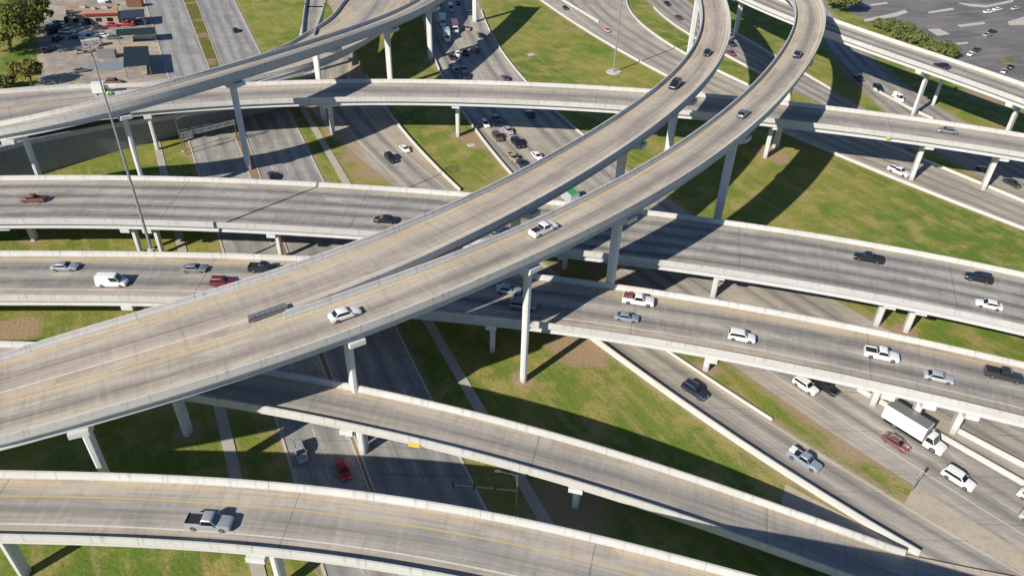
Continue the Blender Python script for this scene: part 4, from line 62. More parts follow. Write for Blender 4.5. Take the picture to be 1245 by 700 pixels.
VEH=[('pickup','silver',-35.87,57.21,14.24,-0.041,0.97,'silver crew cab pickup with an empty black bed on the curved yellow-lined ramp',None),('sedan','white',-23.32,83.56,26.24,0.561,0.95,'white sedan just past the grey crash cushion where the two flyovers split',None),('pickup','white',4.87,106.15,27.18,0.721,0.9,'white pickup climbing the outer flyover above the green topped truck',None),('sedan','steel',48.76,155.59,27.5,0.986,0.95,'grey blue car on the outer flyover where it crosses over the narrow back bridge',None),('sedan','navy',72.05,195.9,27.32,1.122,1.0,'dark car highest up on the bend of the outer flyover',None),('suv','black',37.05,174.0,26.43,4.237,1.0,'black car lower on the bend of the inner flyover',None),('sedan','charcoal',49.3,198.35,26.19,4.367,0.95,'charcoal car higher on the bend of the inner flyover',None),('sedan','black',-26.94,136.17,9.9,3.064,1.0,'black sedan alone on the wide bridge just before it passes under the flyover',None),('pickup','black',70.69,127.0,9.9,2.854,0.95,'black pickup on the wide bridge beside the big sunny lawn',None),('suv','black',89.84,121.2,9.9,2.786,1.0,'black car on the wide bridge ahead of the white sedan near the frame edge',None),('sedan','white',87.75,112.71,9.9,2.786,0.95,'white sedan close to the railing of the wide bridge',None),('sedan','navy',-2.12,132.72,9.9,3.018,1.0,'dark car glimpsed on the wide bridge through the slot between the two flyovers',None),('pickup','orange',-102.55,140.22,9.9,3.214,0.85,'orange red truck half in shade on the wide bridge',None),('sedan','silver',-84.18,116.3,9.54,0.047,1.0,'silver sedan behind the white van on the two lane bridge',None),('van','white',-73.23,111.83,9.54,0.034,0.9,'tall white panel van on the two lane bridge with a long shadow',None),('sedan','pewter',-60.03,117.05,9.54,0.016,0.95,'pewter grey sedan ahead of the white van on the two lane bridge',None),('pickup','black',-47.2,117.74,9.54,-0.014,0.95,'black pickup about to pass under the merged flyover',None),('suv','darkred',-53.24,112.87,9.54,0.002,0.95,'dark red car about to pass under the merged flyover',None),('sedan','silver',-0.68,113.26,9.54,-0.127,1.0,'silver car in the flyover shade behind the tall white pier',None),('suv','pewter',2.08,108.64,9.54,-0.139,1.0,'grey car half in flyover shade nearest the tall white pier',None),('pickup','white',23.07,111.18,9.54,-0.196,1.0,'white pickup carrying a maroon load in its bed','load'),('sedan','bluesilver',20.45,106.2,9.54,-0.196,0.9,'pale blue sedan beside the pickup with the maroon load',None),('suv','white',39.82,101.65,9.54,-0.252,0.95,'white car alone in the middle of the sunny two lane bridge',None),('pickup','white',62.52,97.97,9.54,-0.303,0.97,'white pickup with a dark empty bed on the sunny two lane bridge',None),('sedan','whitesilver',69.96,92.82,9.54,-0.329,0.95,'pale silver sedan between the white pickup and the dark pickup',None),('pickup','charcoal',80.99,93.7,9.54,-0.345,1.0,'dark pickup farthest along the sunny two lane bridge',None),('sedan','pewter',109.72,182.22,13.46,2.904,1.0,'grey car on the narrow back bridge beyond the big lawn',None),('truck','lime',-110.39,192.13,12.62,0.281,0.5,'white box truck with lime green cab on the bridge by the dirt lot',None),('sedan','black',124.64,221.61,16.69,2.148,1.0,'dark car on the bridge beside the parking lot hedge',None),('suv','navy',32.66,97.9,0.03,-0.839,1.0,'dark blue car on the single lane road below the white barrier',None),('pickup','bluesilver',47.43,82.74,0.03,-0.792,0.95,'silver blue pickup on the single lane road beside the grass strip','load2'),('suv','white',52.8,100.04,0.03,-0.91,0.95,'white car emerging from under the bridge beside a black pickup',None),('pickup','black',56.15,99.98,0.03,-0.899,0.85,'black pickup in the bridge shade beside a white car',None),('truck','white',67.58,89.34,0.03,-0.877,1.17,'white box truck with a grey roof beside the median barrier',None),('sedan','maroon',63.82,87.06,0.03,-0.888,0.95,'faded maroon car beside the white box truck',None),('suv','white',70.77,79.82,0.03,-0.865,1.0,'white car with roof rails ahead of the white box truck',None),('sedan','white',80.72,76.08,0.03,-0.856,1.0,'white car cut off by the picture edge, next to the median barrier',None),('sedan','whitesilver',78.86,71.97,0.03,-0.856,1.0,'white car cut off by the picture edge, lower of two',None),('suv','silver',-32.65,81.27,0.03,-1.114,0.9,'silver car leaving the sunlit patch on the street under the bridges',None),('sedan','red',-25.26,78.06,0.03,-1.114,0.9,'bright red car in the shade beside the street median',None),('sedan','black',-61.89,172.22,0.03,2.003,1.0,'black car on the wide street behind the long bridge railing',None),('sedan','black',-106.87,286.0,0.03,2.003,1.0,'small dark car alone on the far end of the wide street',None),('suv','black',-33.44,183.9,0.03,-1.001,1.0,'black car on the three lane road between two grass islands',None),('sedan','white',-30.52,190.1,0.03,-1.001,0.9,'white car ahead of a black one on the road between two grass islands',None),('sedan','black',-12.34,140.53,0.03,-0.93,1.0,'black car tail glimpsed low in the slot between the flyovers',None),('truck','whitelime',-8.44,142.4,0.03,-0.93,0.55,'white truck with lime trim glimpsed in the slot between the flyovers',None),('truck','green',14.0,162.52,0.03,-1.075,0.75,'truck with a bright green roof between the two flyovers',None),('van','lilac',-28.75,320.58,0.03,-1.431,1.0,'lilac white van at the far end of the traffic jam',None),('truck','white',-30.38,301.58,0.03,-1.398,0.7,'white truck at the left curb of the traffic jam',None),('truck','teal',-27.21,283.8,0.03,-1.357,0.75,'truck with a pale teal box in the traffic jam',None),('truck','plum',-24.94,293.85,0.03,-1.384,0.8,'truck with a plum coloured box in the traffic jam',None),('sedan','black',-26.43,330.36,0.03,-1.443,1.0,'black car at the very top of the jammed freeway',None),('sedan','charcoal',-20.37,316.85,0.03,1.718,1.0,'charcoal car near the white edge line at the top of the freeway',None),('sedan','tan',-20.38,296.4,0.03,-1.384,1.0,'tan car right of the jammed trucks',None),('sedan','navy',-14.9,288.94,0.03,1.771,1.0,'navy car just before the first long shadow line on the freeway',None),('suv','plum',-15.52,272.13,0.03,1.811,1.0,'plum coloured car between the two long shadow lines on the freeway',None),('suv','black',-19.12,268.3,0.03,-1.33,1.0,'black car behind a white one in the jam, by the shadow line',None),('sedan','white',-21.68,267.21,0.03,-1.33,1.0,'white car in the jam between two black ones',None),('sedan','black',-23.73,263.61,0.03,-1.316,1.0,'black car by the left barrier of the jam, behind a teal truck',None),('sedan','blue',-21.01,250.86,0.03,-1.288,1.0,'blue car in the curved shadow on the freeway, by the barrier',None),('sedan','steel',-18.57,251.85,0.03,-1.288,1.0,'steel grey car in the curved shadow on the freeway',None),('suv','black',-17.61,245.78,0.03,-1.275,1.0,'black car in the curved shadow next to the narrow back bridge',None),('sedan','plum',-4.45,245.37,0.03,1.881,1.0,'plum car alone by the grass just behind the narrow back bridge',None),('suv','white',-9.28,207.99,0.03,-1.187,0.9,'white car in the bridge shade by the left freeway barrier',None),('sedan','blue',-6.04,211.77,0.03,-1.203,1.0,'blue car in the shade of the narrow back bridge',None),('sedan','lilac',-2.45,203.9,0.03,-1.172,1.0,'lilac grey car at the shade edge on the freeway',None),('sedan','navy',3.98,216.15,0.03,1.939,1.0,'navy car alone in the right lanes, shaded by the back bridge',None),('suv','brown',-5.38,199.25,0.03,-1.172,1.0,'dark brown car by the left freeway barrier in the sun',None),('suv','black',0.27,195.36,0.03,-1.157,1.1,'black car in the sunny jam in front of the flyover',None),('pickup','tan',-0.74,186.6,0.03,-1.141,0.9,'tan pickup by the left barrier next to the flyover edge',None),('sedan','navy',1.51,183.34,0.03,-1.125,1.0,'navy car half hidden behind the inner flyover',None),('sedan','white',5.72,188.03,0.03,-1.141,1.0,'white car half hidden behind the inner flyover',None),('sedan','whitered',33.99,299.63,0.03,-1.219,0.9,'small pale red car near the tip of the white divider',None),('sedan','navy',18.71,327.89,0.03,-1.364,0.9,'navy car at the far end of the narrow lane beside the divider',None),('pickup','whiteblue',102.9,185.25,0.03,-0.91,1.0,'white pickup on the road above the big sunny lawn',None),('sedan','black',63.16,338.65,0.03,-1.383,1.0,'black car at the far end of the road beyond the grass strip',None),('sedan','brown',64.97,318.76,0.03,-1.316,1.0,'brown car on the road beyond the grass strip',None),('suv','charcoal',79.8,287.26,0.03,-1.222,1.0,'charcoal car in the shade right of the inner flyover',None),('sedan','maroon',77.59,276.98,0.03,-1.205,1.0,'maroon car in the shade right of the inner flyover',None),('sedan','navy',117.01,255.48,0.03,-1.544,1.0,'navy car in the shade near the tall leaning bridge pier',None),('suv','black',119.97,245.96,0.03,-1.486,1.0,'black car leaving the shade near the barrier end',None),('van','white',123.3,237.71,0.03,-1.464,0.85,'white van beside the tall bridge pier',None),('sedan','black',127.1,187.31,0.03,-1.192,1.0,'black car under the narrow back bridge',None),('sedan','charcoal',130.97,180.55,0.03,-1.162,1.0,'charcoal car between the narrow back bridge and the frame edge',None),('sedan','white',203.21,341.03,0.03,0.349,1,'white car parked beside the striped island at the top of the lot',None),('sedan','white',209.29,345.33,0.03,0.419,1,'white car parked in the middle of the top row',None),('sedan','whitesilver',218.36,347.52,0.03,0.489,1,'pale car parked at the end of the top row',None),('sedan','black',191.01,312.69,0.03,0.559,1,'black car parked near the long concrete island',None),('sedan','silver',186.78,308.13,0.03,0.628,1,'silver car parked next to a black one',None),('sedan','charcoal',173.52,289.27,0.03,0.698,1,'charcoal car parked alone mid lot',None),('sedan','white',168.98,284.27,0.03,0.768,1,'white car parked mid lot facing a charcoal one',None),('sedan','black',176.95,271.02,0.03,0.838,1,'black car parked by the planted island',None),('sedan','silver',172.29,266.49,0.03,0.908,1,'silver car parked by the bridge railing side',None),('sedan','black',160.44,281.7,0.03,0.977,1,'black car parked at the end of the hedge',None),('van','silver',-155.56,271.84,0.03,0.14,1,'large silver van parked on the dirt lot',None),('sedan','white',-151.36,275.02,0.03,0.262,1,'white car parked beside the large silver van',None),('sedan','red',-153.85,287.39,0.03,0.087,1,'bright red car in front of the tan roofed shop',None),('pickup','red',-148.6,288.92,0.03,0.087,1,'red pickup in front of the tan roofed shop',None),('sedan','maroon',-132.17,229.75,0.03,0.07,1,'maroon car parked behind the bridge railing',None),('suv','maroon',-128.26,231.48,0.03,0.105,1,'dark red car parked behind the bridge railing',None),('sedan','black',-174.76,283.35,0.03,1.396,1,'black car parked next to the big tree',None),('sedan','silver',-175.11,288.32,0.03,1.396,1,'silver car parked between the big tree and the shop',None),('sedan','charcoal',-163.97,290.45,0.03,1.222,1,'charcoal car parked at the shop door',None),('pickup','whitesilver',-166.17,278.34,0.03,0.087,1,'long pale pickup parked in the tree shade',None),('sedan','navy',-160.67,273.21,0.03,0.209,1,'navy car parked left of the large silver van',None),('suv','black',-165.6,269.98,0.03,1.484,1,'black car parked in the shade of the big tree',None),('sedan','whitesilver',-171.01,285.7,0.03,1.361,1,'pale car parked left of the shop',None),('sedan','charcoal',-157.29,284.06,0.03,0.105,1,'charcoal car parked left of the bright red car',None),('suv','plum',-144.62,291.35,0.03,0.14,1,'plum coloured car half under the dark blue carport',None),('sedan','steel',-147.4,273.53,0.03,0.175,1,'grey blue car parked at the end of the long green carport',None),('pickup','charcoal',-163.38,258.73,0.03,1.222,1,'charcoal pickup parked in the tree shadow on the dirt lot',None),('sedan','tan',-151.12,258.14,0.03,0.349,1,'tan car alone in the middle of the dirt lot',None),('van','whitesilver',-166.72,311.92,0.03,0.07,1,'pale van parked behind the tan roofed shop',None),('sedan','pewter',-143.26,240.46,0.03,0.524,1,'grey car parked on the dirt lot near the bridge railing',None)]
POLES={'A':(-70.26,122.47),
'F':(32.62,255.1)}
SIG=[(-89.6,185.57),(1.57,70.6)]
GANTRY=[(-88.03,183.69),(-77.14,192.59)]
LOT={'shop':[(-170.05,287.11),(-152.34,291.0),(-157.81,303.49),(-176.06,299.33)],
'canopy1':[(-148.87,285.16),(-141.14,287.98),(-144.88,297.11),(-152.47,294.17)],
'canopy2':[(-142.5,266.92),(-130.11,270.85),(-132.93,277.19),(-145.23,273.14)],
'canopy3':[(-125.7,234.62),(-118.48,237.48),(-125.84,254.35),(-133.55,252.8)],
'slab':[(-140.35,242.15),(-131.06,244.47),(-134.01,251.31),(-143.48,248.88)]}
TREES=[(-175.53,256.46),(-178.16,277.66),(-153.03,227.9),(-159.0,224.68),(137.0,336.81),(-180.11,287.27)]
HEDGE=[(148.31,315.23),(149.75,309.86),(151.16,304.65),(152.52,299.57),(153.85,294.63),(155.14,289.83),(156.4,285.15),(157.62,280.59)]
CUSHION=[(-36.52,82.55,24.92),(-32.08,85.66,25.16)]
PIX={'drain1':(4.4,269.99),
'drain2':(-12.55,194.47),
'gore':(62.76,77.57)}
YSIGN=[(-12.76,74.92,9.78),(94.52,181.05,13.12)]
SPLIT={'FA':20,
'FB':20}
D2_END=(45,50,43)
BOXES=[((-171.24,278.33),75),((-169.01,289.37),8),((-140.91,254.57),8),((-150.97,264.69),30),((-155.94,313.42),5),((-136.58,275.03),8)]

# ---------------------------------------------------------------- node helpers
class NT:
    def __init__(s, name, rough=0.85, spec=0.3):
        s.m = bpy.data.materials.new(name); s.m.use_nodes = True; s.t = s.m.node_tree
        s.b = s.t.nodes["Principled BSDF"]; s.b.inputs["Roughness"].default_value = rough; s.b.inputs["Specular IOR Level"].default_value = spec
    def n(s, kind, **kw):
        x = s.t.nodes.new(kind)
        for k, v in kw.items(): setattr(x, k, v)
        return x
    def put(s, sock, v):
        if isinstance(v, bpy.types.NodeSocket): s.t.links.new(v, sock)
        elif isinstance(v, (tuple, list)) and len(v) == 3 and sock.type == 'RGBA': sock.default_value = (*v, 1)
        else: sock.default_value = v
    def math(s, op, a, b=0.0, c=0.0, clamp=False):
        x = s.n("ShaderNodeMath", operation=op); x.use_clamp = clamp
        s.put(x.inputs[0], a); s.put(x.inputs[1], b); s.put(x.inputs[2], c); return x.outputs[0]
    def ramp(s, v, a, b, lo=0.0, hi=1.0, smooth=True):
        x = s.n("ShaderNodeMapRange"); x.interpolation_type = 'SMOOTHSTEP' if smooth else 'LINEAR'
        s.put(x.inputs[0], v); s.put(x.inputs[1], a); s.put(x.inputs[2], b); s.put(x.inputs[3], lo); s.put(x.inputs[4], hi); return x.outputs[0]
    def mix(s, f, a, b, mode='MIX'):
        x = s.n("ShaderNodeMix", data_type='RGBA', blend_type=mode)
        s.put(x.inputs[0], f); s.put(x.inputs[6], a); s.put(x.inputs[7], b); return x.outputs[2]
    def xyz(s, x, y, z=0.0):
        c = s.n("ShaderNodeCombineXYZ"); s.put(c.inputs[0], x); s.put(c.inputs[1], y); s.put(c.inputs[2], z); return c.outputs[0]
    def noise(s, vec, scale, detail=3.0, rough=0.55):
        x = s.n("ShaderNodeTexNoise"); s.put(x.inputs["Vector"], vec); s.put(x.inputs["Scale"], scale); s.put(x.inputs["Detail"], detail); s.put(x.inputs["Roughness"], rough)
        return x.outputs[0]
    def pos(s): return s.n("ShaderNodeNewGeometry").outputs["Position"]
    def obj(s): return s.n("ShaderNodeTexCoord").outputs["Object"]
    def uv(s):
        q = s.n("ShaderNodeSeparateXYZ"); s.t.links.new(s.n("ShaderNodeTexCoord").outputs["UV"], q.inputs[0]); return q.outputs[0], q.outputs[1]
    def sep(s, v):
        q = s.n("ShaderNodeSeparateXYZ"); s.put(q.inputs[0], v); return q.outputs
    def bump(s, h, strength=0.3, dist=0.05):
        x = s.n("ShaderNodeBump"); x.inputs["Strength"].default_value = strength; x.inputs["Distance"].default_value = dist
        s.put(x.inputs["Height"], h); s.t.links.new(x.outputs[0], s.b.inputs["Normal"])
    def col(s, c): s.put(s.b.inputs["Base Color"], c); return s.m

def plain(name, c, rough=0.6, metal=0.0, spec=0.4, coat=0.0, vary=0.12):
    t = NT(name, rough, spec); t.b.inputs["Metallic"].default_value = metal; t.b.inputs["Coat Weight"].default_value = coat
    f = t.noise(t.obj(), 1.7, 3)
    lo = tuple(x * (1 - vary) for x in c); hi = tuple(min(1, x * (1 + vary)) for x in c)
    return t.col(t.mix(f, lo, hi))

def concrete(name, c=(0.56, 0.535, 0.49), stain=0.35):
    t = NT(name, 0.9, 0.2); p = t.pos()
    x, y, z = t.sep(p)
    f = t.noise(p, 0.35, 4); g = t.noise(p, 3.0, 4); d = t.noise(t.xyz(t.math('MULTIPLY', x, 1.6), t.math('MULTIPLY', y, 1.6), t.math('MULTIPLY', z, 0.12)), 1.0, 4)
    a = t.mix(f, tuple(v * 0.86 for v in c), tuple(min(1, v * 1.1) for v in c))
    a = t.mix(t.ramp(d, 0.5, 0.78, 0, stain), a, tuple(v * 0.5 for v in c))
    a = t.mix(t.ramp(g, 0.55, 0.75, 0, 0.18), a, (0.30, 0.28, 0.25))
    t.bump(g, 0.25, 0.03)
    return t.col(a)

def pier_concrete(name, c, stain):
    m = concrete(name, c, stain); t = NT.__new__(NT); t.m = m; t.t = m.node_tree; t.b = t.t.nodes["Principled BSDF"]
    src = t.b.inputs["Base Color"].links[0].from_socket; x, y, z = t.sep(t.pos())
    fr = t.math('FRACT', t.math('DIVIDE', z, 3.6)); k = t.ramp(t.math('ABSOLUTE', t.math('SUBTRACT', fr, 0.5)), 0.008, 0.02, 0.4, 0.0)
    a = t.mix(k, src, tuple(q * 0.5 for q in c)); a = t.mix(t.ramp(z, 0.2, 1.8, 0.45, 0.0), a, (0.28, 0.24, 0.19))
    t.col(a); return m

def rail_concrete(name, c=(0.535, 0.53, 0.515)):
    t = NT(name, 0.9, 0.2); p = t.pos(); x, y, z = t.sep(p); u, v = t.uv()
    f = t.noise(p, 0.35, 4); g = t.noise(p, 3.0, 4)
    panel = t.noise(t.xyz(t.math('FLOOR', t.math('DIVIDE', v, 13.7)), 0.37, 1.3), 3.7, 0)
    drip = t.noise(t.xyz(t.math('MULTIPLY', v, 1.3), t.math('MULTIPLY', u, 0.25)), 1.0, 4, 0.65)
    a = t.mix(f, tuple(q * 0.84 for q in c), tuple(min(1, q * 1.12) for q in c))
    a = t.mix(t.ramp(panel, 0.35, 0.65, 0, 0.28), a, tuple(q * 0.72 for q in c))
    a = t.mix(t.ramp(drip, 0.50, 0.74, 0, 0.5), a, (0.22, 0.21, 0.195))
    a = t.mix(t.ramp(g, 0.55, 0.75, 0, 0.22), a, (0.27, 0.26, 0.24))
    fr = t.math('FRACT', t.math('DIVIDE', v, 13.7))
    a = t.mix(t.ramp(t.math('ABSOLUTE', t.math('SUBTRACT', fr, 0.5)), 0.002, 0.007, 0.4, 0.0), a, (0.06, 0.06, 0.06))
    t.bump(g, 0.25, 0.03)
    return t.col(a)

def pavement(name, tan, grey, lanes, lines=(), lane_w=1.5, wear=0.9, joint=15.0, shoulder=None, patch=0.25, jd=0.4, halfw=None):
    """Road surface. UV.x is the lateral position in metres, UV.y the distance along the road."""
    t = NT(name, 0.88, 0.22); u, v = t.uv(); p = t.pos(); sd = (sum(ord(ch) * (i + 3) for i, ch in enumerate(name)) % 97) * 1.37
    st = t.noise(t.xyz(t.math('MULTIPLY', u, 1.1), t.math('MULTIPLY', v, 0.028 + (sd % 1) * 0.03), sd), 1.0, 5, 0.6)
    st2 = t.noise(t.xyz(t.math('MULTIPLY', u, 3.2), t.math('MULTIPLY', v, 0.05), 7.0 + sd), 1.0, 3, 0.6)
    bl = t.noise(p, 0.07, 4); fine = t.noise(p, 2.2, 4)
    base = t.mix(t.ramp(bl, 0.35, 0.68), tan, tuple(a * 0.62 + b * 0.38 for a, b in zip(tan, grey)))
    if shoulder and halfw:
        base = t.mix(t.math('MULTIPLY', t.ramp(t.math('ABSOLUTE', u), halfw * 0.45, halfw * 0.85), t.ramp(bl, 0.3, 0.6, 0.25, 0.9)), base, shoulder)
    dk = None
    for c in lanes:
        d = t.ramp(t.math('ABSOLUTE', t.math('SUBTRACT', u, c)), 0.2, lane_w, 1.0, 0.0)
        dk = d if dk is None else t.math('MAXIMUM', dk, d)
    if dk is not None:
        base = t.mix(t.math('MULTIPLY', dk, t.ramp(st, 0.25, 0.72, wear * 0.55, wear)), base, grey)
    base = t.mix(t.ramp(st2, 0.42, 0.72, 0, 0.35), base, tuple(x * 0.74 for x in grey))
    base = t.mix(t.ramp(st2, 0.5, 0.26, 0, 0.3), base, tuple(min(1, x * 1.22) for x in tan))
    # cross-wise tining and slab seams
    ti = t.noise(t.xyz(t.math('MULTIPLY', u, 0.25), t.math('MULTIPLY', v, 1.3), 3.0 + sd), 1.0, 3)
    base = t.mix(t.ramp(ti, 0.52, 0.70, 0, 0.22), base, tuple(x * 0.72 for x in grey))
    base = t.mix(t.ramp(ti, 0.48, 0.30, 0, 0.16), base, tuple(min(1, x * 1.25) for x in tan))
    if patch:
        vo = t.n("ShaderNodeTexVoronoi"); vo.feature = 'F1'; t.put(vo.inputs["Vector"], t.xyz(t.math('MULTIPLY', u, 0.28), t.math('MULTIPLY', v, 0.07))); vo.inputs["Scale"].default_value = 1.0
        base = t.mix(t.ramp(t.sep(vo.outputs["Color"])[0], 0.72, 0.78, 0, patch), base, tuple(x * 0.8 for x in grey))
    if joint:
        fr = t.math('FRACT', t.math('DIVIDE', v, joint))
        base = t.mix(t.ramp(t.math('ABSOLUTE', t.math('SUBTRACT', fr, 0.5)), 0.06 / joint, 0.16 / joint, jd, 0.0), base, (0.07, 0.065, 0.06))
    bt = t.noise(t.xyz(t.math('MULTIPLY', u, 0.35), t.math('MULTIPLY', v, 0.09), sd + 11.0), 1.0, 4, 0.65)
    base = t.mix(t.ramp(bt, 0.54, 0.70, 0, 0.34), base, tuple(x * 0.86 for x in grey))
    base = t.mix(t.ramp(bt, 0.44, 0.28, 0, 0.30), base, tuple(min(1, x * 1.16) for x in tan))
    for c in lanes:
        oil = t.math('MULTIPLY', t.ramp(t.math('ABSOLUTE', t.math('SUBTRACT', u, c)), 0.12, 0.45, 1, 0), t.ramp(t.noise(t.xyz(t.math('MULTIPLY', u, 2.0), t.math('MULTIPLY', v, 0.06), sd + 5), 1.0, 3), 0.4, 0.65, 0.05, 0.42))
        base = t.mix(oil, base, tuple(x * 0.6 for x in grey))
    for (u0, w, c, dash) in lines:
        k = t.ramp(t.math('ABSOLUTE', t.math('SUBTRACT', u, u0)), w * 0.5, w * 0.5 + 0.05, 1.0, 0.0)
        if dash: k = t.math('MULTIPLY', k, t.math('LESS_THAN', t.math('FRACT', t.math('DIVIDE', v, dash)), 0.28))
        k = t.math('MULTIPLY', k, t.ramp(fine, 0.25, 0.6, 0.2, 0.55) if dash else t.ramp(fine, 0.25, 0.6, 0.35, 0.8))
        base = t.mix(k, base, c)
    base = t.mix(t.ramp(fine, 0.5, 0.8, 0, 0.25), base, tuple(x * 0.7 for x in grey))
    t.bump(fine, 0.2, 0.02)
    return t.col(base)

# ---------------------------------------------------------------- materials
TAN = (0.45, 0.405, 0.35); GREY = (0.20, 0.195, 0.19); OCHRE = (0.49, 0.395, 0.285)
WHITE_L = (0.68, 0.66, 0.60); YELL_L = (0.56, 0.40, 0.10); PALE_Y = (0.56, 0.43, 0.22)
M = {}
M['conc'] = concrete('pale_concrete', (0.50, 0.49, 0.47)); M['rail'] = rail_concrete('parapet_concrete'); M['white'] = plain('base_white', (0.7, 0.7, 0.7)); M['pier'] = pier_concrete('pier_concrete', (0.60, 0.61, 0.615), 0.32); M['girder'] = concrete('girder_concrete', (0.52, 0.525, 0.53), 0.25)
M['steel'] = plain('galvanised_steel', (0.27, 0.28, 0.29), 0.45, 0.75); M['pole'] = plain('grey_pole', (0.36, 0.37, 0.38), 0.5, 0.5); M['dark'] = plain('dark_rubber', (0.018, 0.018, 0.019), 0.8)
M['rim'] = plain('wheel_rim', (0.32, 0.32, 0.33), 0.35, 0.8); M['glass'] = plain('car_glass', (0.012, 0.016, 0.022), 0.06, 0.0, 0.8); M['lamp'] = plain('lamp_lens', (0.72, 0.73, 0.74), 0.15, 0, 0.7); M['tail'] = plain('tail_lens', (0.32, 0.015, 0.012), 0.25)
M['bed'] = plain('bed_liner', (0.02, 0.02, 0.021), 0.7); M['yellow'] = plain('sign_yellow', (0.62, 0.47, 0.06), 0.6); M['signback'] = plain('sign_metal', (0.40, 0.43, 0.44), 0.5, 0.4); M['sigyel'] = plain('signal_housing', (0.03, 0.03, 0.03), 0.5)
M['bark'] = plain('bark', (0.10, 0.075, 0.055), 0.95)

PAINT = {'white': (0.80, 0.80, 0.79), 'whitesilver': (0.60, 0.61, 0.62), 'silver': (0.42, 0.44, 0.46), 'pewter': (0.27, 0.28, 0.29), 'steel': (0.16, 0.19, 0.23), 'bluesilver': (0.34, 0.40, 0.48), 'black': (0.012, 0.013, 0.016), 'charcoal': (0.045, 0.05, 0.056), 'navy': (0.02, 0.03, 0.065), 'blue': (0.05, 0.13, 0.26),
         'red': (0.42, 0.012, 0.02), 'darkred': (0.17, 0.012, 0.022), 'maroon': (0.20, 0.065, 0.07), 'orange': (0.20, 0.065, 0.04), 'plum': (0.13, 0.07, 0.14), 'lilac': (0.42, 0.37, 0.48), 'tan': (0.40, 0.31, 0.22), 'brown': (0.10, 0.06, 0.045), 'lime': (0.80, 0.82, 0.78), 'whitelime': (0.80, 0.82, 0.78), 'green': (0.03, 0.33, 0.09), 'teal': (0.42, 0.62, 0.62), 'whitered': (0.62, 0.30, 0.28), 'whiteblue': (0.66, 0.70, 0.78)}
PM = {}
def paint(c):
    if c not in PM: PM[c] = plain('paint_' + c, PAINT[c], 0.28, 0.35 if c in ('silver', 'pewter', 'steel', 'bluesilver', 'charcoal', 'whitesilver') else 0.0, 0.5, 0.8, 0.05)
    return PM[c]

def grass_material(verge=False):
    t = NT('grass_verge' if verge else 'grass_ground', 0.95, 0.1); p = t.pos(); x, y, z = t.sep(p)
    big = t.noise(p, 0.022, 5, 0.6); mid = t.noise(p, 0.16, 5, 0.6); fine = t.noise(p, 1.6, 4, 0.65)
    # mowing streaks run roughly along the freeway
    rot = t.math('ADD', t.math('MULTIPLY', x, 0.85), t.math('MULTIPLY', y, 0.52)); al = t.math('SUBTRACT', t.math('MULTIPLY', y, 0.85), t.math('MULTIPLY', x, 0.52))
    streak = t.noise(t.xyz(t.math('MULTIPLY', rot, 0.55), t.math('MULTIPLY', al, 0.05)), 1.0, 4, 0.6)
    c = t.mix(t.ramp(big, 0.36, 0.64), (0.118, 0.180, 0.030), (0.235, 0.245, 0.050))
    c = t.mix(t.ramp(mid, 0.44, 0.66, 0, 0.85), c, (0.345, 0.280, 0.100))
    c = t.mix(t.ramp(streak, 0.48, 0.70, 0, 0.55), c, (0.39, 0.285, 0.145))
    c = t.mix(t.ramp(fine, 0.45, 0.75, 0, 0.55), c, (0.068, 0.115, 0.026))
    lush = t.noise(t.xyz(x, y, 33.0), 0.055, 5, 0.65)
    c = t.mix(t.ramp(lush, 0.53, 0.68, 0, 0.75), c, (0.095, 0.185, 0.024))
    weed = t.noise(p, 0.45, 5, 0.7)
    c = t.mix(t.ramp(weed, 0.60, 0.74, 0, 0.55), c, (0.36, 0.30, 0.15))
    c = t.mix(t.ramp(weed, 0.40, 0.27, 0, 0.6), c, (0.05, 0.095, 0.022))
    dirt = None
    for (dx, dy, r) in DIRT:
        q = t.math('SQRT', t.math('ADD', t.math('POWER', t.math('ABSOLUTE', t.math('SUBTRACT', x, dx)), 2.0), t.math('POWER', t.math('ABSOLUTE', t.math('SUBTRACT', y, dy)), 2.0)))
        k = t.ramp(t.math('ADD', q, t.math('MULTIPLY', t.math('SUBTRACT', mid, 0.5), r * 2.2)), r * 0.55, r * 1.15, 0.9, 0.0)
        dirt = k if dirt is None else t.math('MAXIMUM', dirt, k)
    soil = t.mix(fine, (0.40, 0.285, 0.19), (0.28, 0.20, 0.135))
    if verge:
        vu, vv = t.uv(); k = t.ramp(t.math('ADD', vu, t.math('MULTIPLY', t.math('SUBTRACT', t.noise(p, 0.5, 5, 0.7), 0.5), 3.4)), -1.05, 0.75, 0.85, 0.0)
        c = t.mix(k, c, t.mix(fine, (0.36, 0.285, 0.18), (0.27, 0.215, 0.13)))
    c = t.mix(dirt, c, soil)
    t.bump(fine, 0.7, 0.25)
    return t.col(c)

